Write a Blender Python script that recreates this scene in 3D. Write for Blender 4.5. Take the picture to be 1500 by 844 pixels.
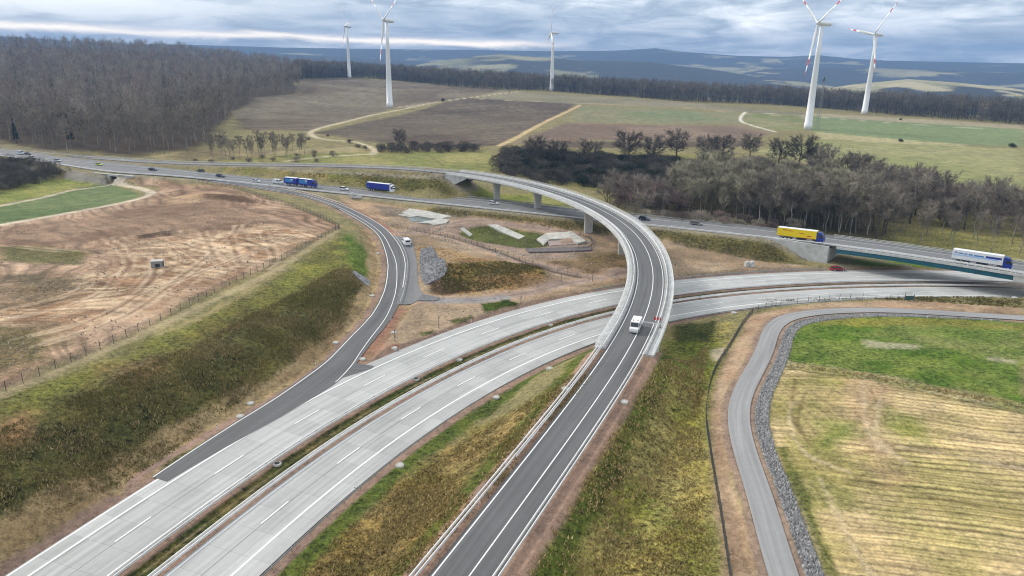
import bpy, bmesh, math, random
import numpy as np
from mathutils import Vector, Matrix

for o in list(bpy.data.objects): bpy.data.objects.remove(o)
SC = bpy.context.scene
COL = SC.collection
random.seed(7); RNG = np.random.default_rng(7)
CAM_H = 63.0
HAZE = 1.45e-4

# ---------------------------------------------------------------- camera, sky, sun, exposure
cam = bpy.data.objects.new('camera', bpy.data.cameras.new('camera')); COL.objects.link(cam)
cam.data.sensor_width = 36.0; cam.data.lens = 36.0*1040/1500
cam.data.clip_start = 1.0; cam.data.clip_end = 40000.0
_t, _r = math.radians(17.5), math.radians(0.86)
_fw = Vector((0, math.cos(_t), -math.sin(_t))); _u0 = Vector((0, math.sin(_t), math.cos(_t))); _r0 = Vector((1, 0, 0))
_up = _u0*math.cos(_r)-_r0*math.sin(_r); _ri = _r0*math.cos(_r)+_u0*math.sin(_r)
cam.matrix_world = Matrix(((_ri.x, _up.x, -_fw.x, 0), (_ri.y, _up.y, -_fw.y, 0), (_ri.z, _up.z, -_fw.z, CAM_H), (0, 0, 0, 1)))
SC.camera = cam
SC.view_settings.view_transform = 'Standard'; SC.view_settings.look = 'None'
SC.view_settings.gamma = 1.0; SC.view_settings.use_curve_mapping = False
SC.view_settings.exposure = 1.0
SC.cycles.max_bounces = 5; SC.cycles.diffuse_bounces = 3; SC.cycles.transparent_max_bounces = 6
SC.cycles.volume_bounces = 0; SC.cycles.filter_width = 1.1
try: SC.cycles.use_denoising = True
except Exception: pass

SUN_AZ, SUN_EL = -55.0, 33.0      # degrees clockwise from +Y, above the horizon: behind the clouds ahead to the left
sun = bpy.data.objects.new('sun', bpy.data.lights.new('sun', 'SUN')); COL.objects.link(sun)
sun.data.energy = 1.5; sun.data.angle = math.radians(10); sun.data.color = (1.0, .95, .87)
_sd = Vector((math.sin(math.radians(SUN_AZ))*math.cos(math.radians(SUN_EL)), math.cos(math.radians(SUN_AZ))*math.cos(math.radians(SUN_EL)), math.sin(math.radians(SUN_EL))))
sun.rotation_euler = _sd.to_track_quat('Z', 'Y').to_euler(); sun.location = (0, 0, 400)

class NT:
    """small helper for node trees"""
    def __init__(s, tree): s.t = tree; tree.nodes.clear()
    def n(s, kind, **kw):
        nd = s.t.nodes.new(kind)
        for k, v in kw.items():
            if k.startswith('i_'):
                key = k[2:]; key = int(key) if key.isdigit() else key.replace('_', ' ')
                if hasattr(v, 'is_output'): s.t.links.new(v, nd.inputs[key])
                else: nd.inputs[key].default_value = v
            else: setattr(nd, k, v)
        return nd
    def link(s, a, b): s.t.links.new(a, b)
    def math(s, op, a, b=None, c=None):
        nd = s.t.nodes.new('ShaderNodeMath'); nd.operation = op
        for i, v in enumerate((a, b, c)):
            if v is None: continue
            if hasattr(v, 'is_output'): s.t.links.new(v, nd.inputs[i])
            else: nd.inputs[i].default_value = v
        return nd.outputs[0]
    def mix(s, f, a, b, blend='MIX'):
        nd = s.t.nodes.new('ShaderNodeMix'); nd.data_type = 'RGBA'; nd.blend_type = blend
        for sock, v in ((nd.inputs[0], f), (nd.inputs[6], a), (nd.inputs[7], b)):
            if hasattr(v, 'is_output'): s.t.links.new(v, sock)
            elif isinstance(v, (tuple, list)): sock.default_value = (*v[:3], 1)
            else: sock.default_value = v
        return nd.outputs[2]
    def ramp(s, fac, stops):
        nd = s.t.nodes.new('ShaderNodeValToRGB'); s.t.links.new(fac, nd.inputs[0])
        e = nd.color_ramp.elements
        while len(e) < len(stops): e.new(.5)
        for el, (p, c) in zip(e, stops):
            el.position = p; el.color = (*c[:3], 1) if isinstance(c, (tuple, list)) else (c, c, c, 1)
        return nd.outputs[0]
    def smooth(s, v, a, b):
        nd = s.t.nodes.new('ShaderNodeMapRange'); nd.interpolation_type = 'SMOOTHSTEP'
        s.t.links.new(v, nd.inputs[0]); nd.inputs[1].default_value = a; nd.inputs[2].default_value = b
        return nd.outputs[0]

# sky: the daylight sky shows only through thin gaps of a grey cloud deck; a brighter warm gap lies low ahead to the left
world = bpy.data.worlds.new('World'); SC.world = world; world.use_nodes = True
W = NT(world.node_tree)
sky = W.n('ShaderNodeTexSky', sky_type='NISHITA', sun_disc=False, sun_elevation=math.radians(SUN_EL), sun_rotation=math.radians(SUN_AZ))
bg1 = W.n('ShaderNodeBackground', i_Color=sky.outputs[0], i_Strength=0.1)
tc = W.n('ShaderNodeTexCoord'); sep = W.n('ShaderNodeSeparateXYZ', i_0=tc.outputs['Generated'])
X, Y, Z = sep.outputs
AZ = W.math('ARCTAN2', X, Y)                                     # radians, 0 ahead
zc = W.math('MAXIMUM', Z, 0.0)
inv = W.math('DIVIDE', 1.0, W.math('ADD', zc, .06))
cv = W.n('ShaderNodeCombineXYZ', i_0=W.math('MULTIPLY', X, inv), i_1=W.math('MULTIPLY', Y, inv), i_2=0.0)
n1 = W.n('ShaderNodeTexNoise', i_Vector=cv.outputs[0], i_Scale=.42, i_Detail=7.0, i_Roughness=.58, i_Distortion=.35)
cv2 = W.n('ShaderNodeCombineXYZ', i_0=W.math('MULTIPLY', AZ, 11.0), i_1=W.math('MULTIPLY', Z, 50.0), i_2=3.7)
n2 = W.n('ShaderNodeTexNoise', i_Vector=cv2.outputs[0], i_Scale=1.0, i_Detail=8.0, i_Roughness=.6, i_Distortion=.6)
cl = W.math('ADD', W.math('MULTIPLY', n1.outputs[0], .45), W.math('MULTIPLY', n2.outputs[0], .55))
deck = W.ramp(cl, [(.37, (.22, .26, .30)), (.45, (.345, .395, .445)), (.50, (.50, .545, .58)), (.555, (.72, .74, .75)), (.63, (.92, .92, .89))])
def blob(az, el, wa, we, gain, nz=.5):
    da = W.math('DIVIDE', W.math('SUBTRACT', AZ, math.radians(az)), math.radians(wa))
    de = W.math('DIVIDE', W.math('SUBTRACT', Z, math.sin(math.radians(el))), math.sin(math.radians(we)))
    q = W.math('ADD', W.math('MULTIPLY', da, da), W.math('MULTIPLY', de, de))
    q = W.math('ADD', q, W.math('MULTIPLY', W.math('SUBTRACT', n2.outputs[0], .5), -nz*6))
    return W.math('MULTIPLY', W.math('MINIMUM', W.math('EXPONENT', W.math('MULTIPLY', q, -1.0)), 1.0), gain)
c = W.mix(blob(-29, 3.3, 12, .8, .95, .4), deck, (.95, .95, .90))
c = W.mix(blob(-16, 5.0, 10, .8, .7, .5), c, (.17, .22, .29))
c = W.mix(blob(-6, 3.2, 16, .9, .5, .5), c, (.23, .295, .38))
# the low warm gap: a thin band just above the far ridge
be = W.math('DIVIDE', W.math('SUBTRACT', W.math('ADD', Z, W.math('MULTIPLY', W.math('SUBTRACT', n2.outputs[0], .5), .016)), W.math('ADD', .0255, W.math('MULTIPLY', AZ, -.0125))), .0042)
band = W.math('EXPONENT', W.math('MULTIPLY', W.math('MULTIPLY', be, be), -1.0))
bandm = W.math('SUBTRACT', 1.0, W.smooth(AZ, math.radians(-2), math.radians(6)))
c = W.mix(W.math('MULTIPLY', W.math('MULTIPLY', band, bandm), .95), c, (2.2, 1.85, 1.38))
c = W.mix(blob(18.3, 3.2, 1.9, .75, .8, .75), c, (1.3, 1.27, 1.2))
c = W.mix(blob(27, 2.6, 9, .7, .35, .5), c, (.75, .79, .82))
# an overcast deck is brighter overhead than at the horizon
c = W.mix(W.smooth(Z, .12, .5), c, W.mix(W.smooth(cl, .35, .65), (.26, .275, .295), (.44, .445, .44)))
lift = W.math('ADD', 1.0, W.math('MULTIPLY', W.smooth(Z, .08, .75), .7))
bg2 = W.n('ShaderNodeBackground', i_Color=c, i_Strength=lift)
mixs = W.n('ShaderNodeMixShader', i_Fac=.93)
W.link(bg1.outputs[0], mixs.inputs[1]); W.link(bg2.outputs[0], mixs.inputs[2])
W.link(mixs.outputs[0], W.n('ShaderNodeOutputWorld').inputs[0])

# ---------------------------------------------------------------- helpers
def srgb(r, g, b, k=.80):
    f = lambda v: (v/255/12.92 if v < 10.3 else ((v/255+.055)/1.055)**2.4)*k
    return (f(r), f(g), f(b))

def tag(o, label=None, cat=None, group=None, kind=None):
    if label: o['label'] = label
    if cat: o['category'] = cat
    if group: o['group'] = group
    if kind: o['kind'] = kind
    return o
def empty(name, loc=(0, 0, 0), rz=0.0, label=None, cat=None, group=None):
    o = bpy.data.objects.new(name, None); COL.objects.link(o)
    o.location = loc; o.rotation_euler = (0, 0, rz); o.empty_display_size = .5
    return tag(o, label, cat, group)

class MB:
    """collects plain geometry and links it as ONE mesh object"""
    def __init__(s): s.v = []; s.f = []; s.m = []; s.uv = None
    def add(s, verts, faces, mi=0):
        b = len(s.v); s.v += [tuple(float(c) for c in p) for p in verts]
        s.f += [tuple(b+i for i in f) for f in faces]; s.m += [mi]*len(faces)
    def box(s, c, d, rz=0, mi=0, top=1.0, ry=0):
        x, y, z = d[0]/2, d[1]/2, d[2]/2
        M = Matrix.Translation(c) @ Matrix.Rotation(rz, 4, 'Z') @ Matrix.Rotation(ry, 4, 'Y')
        P = [(-x, -y, -z), (x, -y, -z), (x, y, -z), (-x, y, -z), (-x*top, -y*top, z), (x*top, -y*top, z), (x*top, y*top, z), (-x*top, y*top, z)]
        s.add([M @ Vector(p) for p in P], [(3, 2, 1, 0), (4, 5, 6, 7), (0, 1, 5, 4), (1, 2, 6, 5), (2, 3, 7, 6), (3, 0, 4, 7)], mi)
    def tube(s, a, b, r0, r1, n=6, mi=0, cap=True):
        a, b = Vector(a), Vector(b); d = (b-a)
        if d.length < 1e-6: return
        q = d.to_track_quat('Z', 'Y'); V = []
        for p, r in ((a, r0), (b, r1)):
            for i in range(n):
                t = 2*math.pi*i/n; V.append(p+q @ Vector((r*math.cos(t), r*math.sin(t), 0)))
        F = [(i, (i+1) % n, n+(i+1) % n, n+i) for i in range(n)]
        if cap: F += [tuple(range(n-1, -1, -1)), tuple(range(n, 2*n))]
        s.add(V, F, mi)
    def lathe(s, prof, n=24, c=(0, 0, 0), mi=0, axis='Z'):
        V = []
        for r, z in prof:
            for i in range(n):
                t = 2*math.pi*i/n; p = (r*math.cos(t), r*math.sin(t), z)
                if axis == 'X': p = (z, p[0], p[1])
                if axis == 'Y': p = (p[0], z, p[1])
                V.append((c[0]+p[0], c[1]+p[1], c[2]+p[2]))
        F = [(k*n+i, k*n+(i+1) % n, (k+1)*n+(i+1) % n, (k+1)*n+i) for k in range(len(prof)-1) for i in range(n)]
        F += [tuple(range(n-1, -1, -1)), tuple((len(prof)-1)*n+i for i in range(n))]
        s.add(V, F, mi)
    def loft(s, line, sec, mi=0, closed=True, cap=True):
        """sweep a cross-section [(offset right, dz)] along a 3D line"""
        L = np.array(line, float); t = np.gradient(L[:, :2], axis=0); t /= np.linalg.norm(t, axis=1)[:, None]+1e-9
        k = len(sec); V = []
        for p, d in zip(L, t):
            for o, dz in sec: V.append((p[0]+d[1]*o, p[1]-d[0]*o, p[2]+dz))
        n = len(L); F = []
        for i in range(n-1):
            for j in range(k if closed else k-1):
                F.append((i*k+j, (i+1)*k+j, (i+1)*k+(j+1) % k, i*k+(j+1) % k))
        if closed and cap: F += [tuple(range(k)), tuple((n-1)*k+j for j in range(k-1, -1, -1))]
        s.add(V, F, mi)
    def mesh(s, name, mats, smooth=False, bevel=0):
        me = bpy.data.meshes.new(name); me.from_pydata(s.v, [], s.f)
        mats = mats if isinstance(mats, (list, tuple)) else [mats]
        for m in mats: me.materials.append(m)
        if len(mats) > 1: me.polygons.foreach_set('material_index', s.m)
        bm = bmesh.new(); bm.from_mesh(me); bmesh.ops.recalc_face_normals(bm, faces=bm.faces)
        if bevel:
            bmesh.ops.remove_doubles(bm, verts=bm.verts, dist=1e-4)
            ed = [e for e in bm.edges if len(e.link_faces) == 2 and e.calc_face_angle(0) > .5]
            bmesh.ops.bevel(bm, geom=ed, offset=bevel, segments=2, affect='EDGES', clamp_overlap=True)
        bm.to_mesh(me); bm.free()
        if smooth: me.polygons.foreach_set('use_smooth', [True]*len(me.polygons))
        me.update(); return me
    def build(s, name, mats, parent=None, smooth=False, bevel=0, loc=None):
        return link(name, s.mesh(name, mats, smooth, bevel), parent, loc)
def link(name, me, parent=None, loc=None, rz=None):
    o = bpy.data.objects.new(name, me); COL.objects.link(o)
    if parent: o.parent = parent
    if loc is not None: o.location = loc
    if rz is not None: o.rotation_euler = (0, 0, rz)
    return o
def copy_tree(o, parent=None):
    c = o.copy(); COL.objects.link(c); c.parent = parent
    for ch in list(o.children): copy_tree(ch, c)
    return c
def fast_mesh(name, v, f, mat, col=None, smooth=False):
    """numpy arrays of triangles or quads to one mesh, optional colour per vertex"""
    me = bpy.data.meshes.new(name); v = np.ascontiguousarray(v, np.float32); f = np.ascontiguousarray(f, np.int32); k = f.shape[1]
    me.vertices.add(len(v)); me.vertices.foreach_set('co', v.ravel())
    me.loops.add(f.size); me.loops.foreach_set('vertex_index', f.ravel())
    me.polygons.add(len(f)); me.polygons.foreach_set('loop_start', np.arange(0, f.size, k, dtype=np.int32))
    me.polygons.foreach_set('loop_total', np.full(len(f), k, np.int32))
    if smooth: me.polygons.foreach_set('use_smooth', np.ones(len(f), bool))
    for m in (mat if isinstance(mat, list) else [mat]): me.materials.append(m)
    if col is not None:
        a = me.attributes.new('Col', 'FLOAT_COLOR', 'POINT'); a.data.foreach_set('color', np.c_[col, np.ones(len(col))].astype(np.float32).ravel())
    me.update(calc_edges=True); me.validate(); return me

# ---------------------------------------------------------------- materials
MATS = {}
def plain(name, rgb, rough=.6, metal=0.0, noise=0.0, scale=2.0, spec=.4, tint=None, bump=0.0):
    if name in MATS: return MATS[name]
    m = bpy.data.materials.new(name); m.use_nodes = True; N = NT(m.node_tree)
    b = N.n('ShaderNodeBsdfPrincipled', i_Roughness=rough, i_Metallic=metal)
    b.inputs['Specular IOR Level'].default_value = spec
    b.inputs['Base Color'].default_value = (*rgb, 1)
    if noise:
        t = N.n('ShaderNodeTexCoord')
        a = N.n('ShaderNodeTexNoise', i_Vector=t.outputs['Object'], i_Scale=scale, i_Detail=6.0, i_Roughness=.65)
        d = tint or tuple(c*(1-noise) for c in rgb); l = tuple(min(1, c*(1+noise)) for c in rgb)
        N.link(N.ramp(a.outputs[0], [(.3, d), (.7, l)]), b.inputs['Base Color'])
        if bump:
            bp = N.n('ShaderNodeBump', i_Strength=bump, i_Distance=.1, i_Height=a.outputs[0]); N.link(bp.outputs[0], b.inputs['Normal'])
    N.link(b.outputs[0], N.n('ShaderNodeOutputMaterial').inputs[0])
    MATS[name] = m; return m
def road_mat(name, rgb, joint=0.0, lane=0.0, streak=.12, rough=.8, patch=.1):
    """u runs along the road in metres, v across it"""
    m = bpy.data.materials.new(name); m.use_nodes = True; N = NT(m.node_tree)
    b = N.n('ShaderNodeBsdfPrincipled', i_Roughness=rough); b.inputs['Specular IOR Level'].default_value = .3
    uv = N.n('ShaderNodeUVMap', uv_map='UVMap'); sp = N.n('ShaderNodeSeparateXYZ', i_0=uv.outputs[0]); U, V = sp.outputs[0], sp.outputs[1]
    geo = N.n('ShaderNodeNewGeometry')
    big = N.n('ShaderNodeTexNoise', i_Vector=geo.outputs['Position'], i_Scale=.06, i_Detail=4.0)
    mid = N.n('ShaderNodeTexNoise', i_Vector=geo.outputs['Position'], i_Scale=.9, i_Detail=6.0, i_Roughness=.7)
    sv = N.n('ShaderNodeCombineXYZ', i_0=N.math('MULTIPLY', U, .03), i_1=N.math('MULTIPLY', V, 1.3), i_2=0.0)
    st = N.n('ShaderNodeTexNoise', i_Vector=sv.outputs[0], i_Scale=1.0, i_Detail=4.0)
    f = N.math('ADD', N.math('MULTIPLY', N.math('SUBTRACT', big.outputs[0], .5), patch*3), 1.0)
    f = N.math('ADD', f, N.math('MULTIPLY', N.math('SUBTRACT', st.outputs[0], .5), streak*3))
    f = N.math('ADD', f, N.math('MULTIPLY', N.math('SUBTRACT', mid.outputs[0], .5), .25))
    if joint:
        su = N.math('FLOOR', N.math('DIVIDE', U, joint)); sl = N.math('FLOOR', N.math('DIVIDE', V, lane))
        wn = N.n('ShaderNodeTexWhiteNoise', noise_dimensions='2D'); cc = N.n('ShaderNodeCombineXYZ', i_0=su, i_1=sl); N.link(cc.outputs[0], wn.inputs['Vector'])
        f = N.math('ADD', f, N.math('MULTIPLY', N.math('SUBTRACT', wn.outputs[0], .5), .17))
        fr = N.math('FRACT', N.math('DIVIDE', U, joint)); j = N.math('LESS_THAN', fr, .018)
        f = N.math('MULTIPLY', f, N.math('SUBTRACT', 1.0, N.math('MULTIPLY', j, .2)))
    N.link(N.mix(1.0, rgb, N.n('ShaderNodeCombineColor', i_0=f, i_1=f, i_2=f).outputs[0], 'MULTIPLY'), b.inputs['Base Color'])
    bp = N.n('ShaderNodeBump', i_Strength=.25, i_Distance=.03, i_Height=mid.outputs[0]); N.link(bp.outputs[0], b.inputs['Normal'])
    N.link(b.outputs[0], N.n('ShaderNodeOutputMaterial').inputs[0]); return m
def col_mat(name, grain=.5, rough=.95):
    """surface colour stored with the mesh, broken up by clump noise; 'Grass' says how rough the growth is"""
    m = bpy.data.materials.new(name); m.use_nodes = True; N = NT(m.node_tree)
    b = N.n('ShaderNodeBsdfPrincipled', i_Roughness=rough); b.inputs['Specular IOR Level'].default_value = .1
    at = N.n('ShaderNodeAttribute', attribute_name='Col'); gr = N.n('ShaderNodeAttribute', attribute_name='Grass')
    geo = N.n('ShaderNodeNewGeometry'); P = geo.outputs['Position']
    a = N.n('ShaderNodeTexNoise', i_Vector=P, i_Scale=1.1, i_Detail=7.0, i_Roughness=.72)
    e = N.n('ShaderNodeTexNoise', i_Vector=P, i_Scale=3.2, i_Detail=5.0, i_Roughness=.8)
    c = N.n('ShaderNodeTexNoise', i_Vector=P, i_Scale=.16, i_Detail=5.0, i_Roughness=.6)
    d = N.n('ShaderNodeTexNoise', i_Vector=P, i_Scale=.02, i_Detail=5.0, i_Roughness=.6)
    g = N.math('ADD', .45, N.math('MULTIPLY', gr.outputs['Fac'], 1.75))
    f = N.math('ADD', 1.0, N.math('MULTIPLY', N.math('MULTIPLY', N.math('SUBTRACT', a.outputs[0], .5), 2.2), g))
    f = N.math('ADD', f, N.math('MULTIPLY', N.math('MULTIPLY', N.math('SUBTRACT', e.outputs[0], .5), 1.6), g))
    f = N.math('ADD', f, N.math('MULTIPLY', N.math('SUBTRACT', c.outputs[0], .5), 1.2))
    f = N.math('ADD', f, N.math('MULTIPLY', N.math('SUBTRACT', d.outputs[0], .5), .4))
    f = N.math('MAXIMUM', f, .14)
    hue = N.mix(N.math('MULTIPLY', N.smooth(c.outputs[0], .42, .66), N.math('MULTIPLY', gr.outputs['Fac'], .55)), at.outputs['Color'],
                N.mix(1.0, at.outputs['Color'], (1.16, 1.0, .84), 'MULTIPLY'))
    hs = N.n('ShaderNodeHueSaturation', i_Saturation=1.04, i_Color=hue); hue = hs.outputs[0]
    N.link(N.mix(1.0, hue, N.n('ShaderNodeCombineColor', i_0=f, i_1=f, i_2=f).outputs[0], 'MULTIPLY'), b.inputs['Base Color'])
    bp = N.n('ShaderNodeBump', i_Strength=N.math('MULTIPLY', g, .55), i_Distance=.5, i_Height=a.outputs[0]); N.link(bp.outputs[0], b.inputs['Normal'])
    N.link(b.outputs[0], N.n('ShaderNodeOutputMaterial').inputs[0]); return m
def tree_mat(name, rgb, var=.35):
    m = bpy.data.materials.new(name); m.use_nodes = True; N = NT(m.node_tree)
    b = N.n('ShaderNodeBsdfPrincipled', i_Roughness=.9); b.inputs['Specular IOR Level'].default_value = .1
    oi = N.n('ShaderNodeObjectInfo'); geo = N.n('ShaderNodeNewGeometry')
    nz = N.n('ShaderNodeTexNoise', i_Vector=geo.outputs['Position'], i_Scale=.13, i_Detail=4.0, i_Roughness=.6)
    f = N.math('ADD', 1-var*.5, N.math('MULTIPLY', oi.outputs['Random'], var))
    f = N.math('MULTIPLY', f, N.math('MAXIMUM', .2, N.math('ADD', -.55, N.math('MULTIPLY', nz.outputs[0], 3.1))))
    N.link(N.mix(1.0, rgb, N.n('ShaderNodeCombineColor', i_0=f, i_1=f, i_2=f).outputs[0], 'MULTIPLY'), b.inputs['Base Color'])
    N.link(b.outputs[0], N.n('ShaderNodeOutputMaterial').inputs[0]); return m

M_GROUND = col_mat('ground')
M_CONC_ROAD = road_mat('concrete_pavement', (.405, .408, .395), joint=5.0, lane=3.9, streak=.26, patch=.18)
M_ASPHALT = road_mat('asphalt', (.118, .118, .120), streak=.34, patch=.12)
M_ASPHALT_OLD = road_mat('worn_asphalt', (.165, .165, .168), streak=.22, patch=.08)
M_TRACK = road_mat('grey_track', (.275, .272, .268), streak=.32, patch=.12)
M_WHITE = plain('white_marking', (.78, .78, .76), .6, noise=.08, scale=1.5)
M_JOINT = plain('joint_filler', (.17, .17, .17), .8)
M_CONC = plain('cast_concrete', (.46, .455, .43), .85, noise=.14, scale=.35, bump=.1)
M_CONC_W = plain('white_concrete', (.50, .505, .49), .85, noise=.22, scale=.5)
M_CONC_L = plain('pale_concrete', (.43, .42, .38), .85, noise=.34, scale=.35)
M_GALV = plain('galvanised_steel', (.72, .725, .72), .5, .0, noise=.12, scale=.5)
M_GALV_D = plain('weathered_steel', (.30, .31, .31), .5, .4, noise=.15, scale=.5)
M_GREEN = plain('green_girder_paint', (.02, .12, .165), .45, noise=.15, scale=.3)
M_DARK = plain('dark_metal_and_shade', (.035, .037, .04), .5)  # also the painted shade in tunnel, manhole and box openings
M_TYRE = plain('tyre_rubber', (.018, .018, .02), .85)
M_GLASS = plain('car_glass', (.012, .016, .02), .08, spec=.6)
M_WTURB = plain('turbine_white', (.74, .76, .77), .45, noise=.03, scale=.1)
M_RED = plain('signal_red', (.50, .035, .03), .5)
M_LAMP = plain('lamp_cover', (.75, .74, .7), .15)
M_TAIL = plain('tail_lamp', (.4, .02, .02), .2)
M_WIRE = plain('fence_wire', (.05, .06, .06), .6)
M_POST = plain('fence_post', (.10, .095, .085), .7, noise=.2, scale=2)
M_STONE = plain('grey_stone', (.20, .20, .205), .9, noise=.6, scale=.8, bump=.8)
M_WATER = plain('basin_water', (.10, .13, .12), .12, spec=.6)
# === TERRAIN BEGIN (plain numpy: natural ground, then the road platforms cut and filled into it)
def spline(pts, step=6.0):
    p = np.array(pts, float)
    q = np.vstack([2*p[0]-p[1], p, 2*p[-1]-p[-2]])
    out = []
    for i in range(1, len(q)-2):
        a, b, c, d = q[i-1:i+3]
        n = max(2, int(np.linalg.norm((c-b)[:2])/step))
        for t in np.arange(n)/n:
            out.append(.5*(2*b+(c-a)*t+(2*a-5*b+4*c-d)*t*t+(3*b-a-3*c+d)*t**3))
    out.append(p[-1])
    return np.array(out)

def smooth(p, k=3, rounds=2):
    p = np.array(p, float)
    for _ in range(rounds):
        q = p.copy()
        for i in range(1, len(p)-1):
            w = min(k, i, len(p)-1-i)
            q[i] = p[i-w:i+w+1].mean(0)
        p = q
    return p

def off(line, d):
    p = np.array(line, float); t = np.gradient(p[:, :2], axis=0); t /= np.linalg.norm(t, axis=1)[:, None]+1e-9
    q = p.copy(); q[:, 0] += t[:, 1]*d; q[:, 1] -= t[:, 0]*d
    return q
_dash = smooth(spline([(-42.9,66.3,0),(-39.7,75.6,0),(-36.3,84.4,0),(-34.2,90.3,0),(-29.8,101.4,0),(-27,106.6,0),(-21.4,117.2,-0),(-18.5,121.9,0),(-12.2,132,0),(-8.8,136.8,0),(-1.6,146.1,0),(2.3,150.1,0),(10,158.9,0),(14.1,162.7,0),(26.8,174,0)]), 2, 2)
_solid = spline([(45.9,180.1,0),(60.4,185.9,0),(74,190.7,0),(95.7,196,0),(124,199.3,0),(150.8,199.3,0),(173.2,197.2,-0),(197.6,193.4,-0)])
MOTORWAY = smooth(spline(np.vstack([off(_dash, -7.1)[::3], off(_solid, -11.0)[::3]])), 2, 2)
RAMP_L = [(-56.4,97.7,0),(-53.6,106.3,0),(-49.8,116.9,-0),(-46.4,125.6,-0),(-42.9,136.9,0),(-40.6,145.2,0.1),(-38.7,159.1,0.2),(-36.5,173.1,0.6),(-36.4,189.7,1.2),(-38.4,207.7,1.7),(-41.5,224.5,2.1),(-49.3,252.1,2.8),(-59.8,273,3.2),(-78.3,301.3,3.7),(-97.4,321.7,4.2),(-114.2,332.2,4.5),(-134.9,344.8,4.7),(-155.1,355.6,4.9)]
RAMP_R = [(-53.4,96.4,0),(-48.9,106,0),(-42.6,117.9,0),(-37.7,128.3,0),(-35.2,134.8,0),(-33.8,142.9,0),(-33.4,148.2,0.1),(-32.2,159.3,0.2),(-30.7,171,0.5),(-30.6,187.8,1.1),(-32.6,209.4,1.7),(-35.1,224.9,2.1),(-40.9,245,2.6),(-51.1,269,3.1),(-68.4,296.4,3.6),(-83.7,314.4,4),(-99.5,329.4,4.4),(-114.2,340.2,4.6),(-132.4,349.8,4.8),(-148.9,357.2,4.9)]
A_NEAR = [(-348.1,449,6.2),(-302,425.4,6),(-248,393.9,5.8),(-229.3,383,5.7),(-207.3,372,5.7),(-176.2,364.3,5.5),(-144,353.7,5),(-109.1,339.6,4.5),(-79.4,329,4),(-50.8,317.4,3.7),(-24.4,306,3.6),(2.4,293.9,3.6),(27.1,281.1,3.9),(53.8,265.6,4.7),(74.1,252.5,5.5),(90.5,240.6,6.3),(105.8,229.8,6.9),(119.4,219.5,7.3),(128,212.7,7.4),(138.3,204.5,7.4),(147,196.4,7.5),(158.7,186.1,7.6)]
A_MID = [(-351.9,454.1,6.2),(-303.3,430.3,6),(-260.1,411.3,5.8),(-235.7,401.5,5.7),(-218.4,394.2,5.6),(-207,390.3,5.6),(-184.2,381.7,5.5),(-157.9,370.8,5.1),(-121.4,357.4,4.6),(-95,348.7,4.2),(-72.4,341.6,3.9),(-49,332.9,3.6),(-25.7,323.2,3.6),(-0.6,311.9,3.6),(28.5,297.2,3.9),(54.5,281.1,4.6),(77.8,266,5.5),(96.6,251.7,6.4),(116,235.9,7),(124.2,229.1,7.3),(139.6,217.3,7.4),(153.7,206.2,7.5),(166.1,195.7,7.6)]
A_FAR = [(-370.8,479.4,6.2),(-328.5,460.9,6),(-306.8,451.2,5.9),(-280.9,439.2,5.8),(-236,421.4,5.7),(-203.5,406.5,5.5),(-174,393.7,5.2),(-156.4,385.4,5),(-121,370.3,4.5),(-94.7,360.8,4.1),(-74.7,352.9,3.9),(-54.8,343.4,3.7),(-32.9,333.3,3.6),(-0.6,317.6,3.6),(28.9,301.7,3.9),(55.1,284.5,4.6),(78.5,268.4,5.5),(97.3,253.7,6.4),(116.9,237.9,7),(125.2,231.1,7.3),(140.6,219.1,7.4),(154.8,207.8,7.5),(167.2,197.1,7.6)]
FLYOVER = smooth(spline([(-10.4,59.7,4),(-5.4,70.5,4.6),(3.1,89.1,5.6),(9.1,102,6.2),(17.5,119.4,6.9),(23.9,132.8,7.5),(29.6,147.3,8),(34.5,160.8,8.4),(38.4,175,8.8),(41,188.3,9.2),(42.8,205,9.7),(42.9,222,10.2),(41.6,242.1,10.7),(37.6,260.2,11.2),(30.9,276.3,11.8),(22.8,291.3,12.3),(14,304.2,12.7),(-0.7,322,13.1),(-17,337.2,13.1),(-34.3,349.2,12.9),(-52.3,358.1,12.4),(-82.3,369.6,11.4),(-121.8,382.5,9.6),(-158.5,391.7,8),(-187.6,400.2,7),(-218.5,413.1,6.2),(-255.2,428.8,6),(-295.2,446.6,6)]), 4, 3)
TRACK = smooth(spline([(33.1,63.5,2.8),(34.1,73.4,2.9),(37.8,95.9,3),(38.3,103.4,3),(41.9,118.6,3),(45.7,126.8,3),(54.1,142,3),(58.4,150.8,3),(63.8,163.2,3),(71.1,171,3),(93.1,176.2,3),(114.7,173.4,3.1),(130.5,170.7,3.2),(148.2,166.7,3.3),(172.8,160.5,3.4)], 3.0), 2, 2)

def resample(p, n):
    p = np.array(p, float)
    s = np.r_[0, np.cumsum(np.linalg.norm(np.diff(p[:, :2], axis=0), axis=1))]
    t = np.linspace(0, s[-1], n)
    return np.stack([np.interp(t, s, p[:, k]) for k in range(3)], 1)
def mid_line(l, r, n): return (resample(spline(l), n)+resample(spline(r), n))/2
RAMP = mid_line(RAMP_L, RAMP_R, 70)
OLDROAD = mid_line(A_NEAR, A_FAR, 130)
OLDROAD_W = np.linalg.norm((resample(spline(A_NEAR), 130)-resample(spline(A_FAR), 130))[:, :2], axis=1)/2

def nearest_i(line, p): return int(np.argmin(np.hypot(line[:, 0]-p[0], line[:, 1]-p[1])))
# bridge ends (indices into the centre lines)
FLY_A = [(20.5,132.3,7.2)][0]; FLY_B = [(-29.2,344.4,13)][0]
FA, FB = nearest_i(FLYOVER, FLY_A), nearest_i(FLYOVER, FLY_B)
GIR_A = [(105.5,229.6,7)][0]; GIR_B = [(155.2,188.5,7.6)][0]
GA, GB = nearest_i(OLDROAD, GIR_A), nearest_i(OLDROAD, GIR_B)

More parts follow.
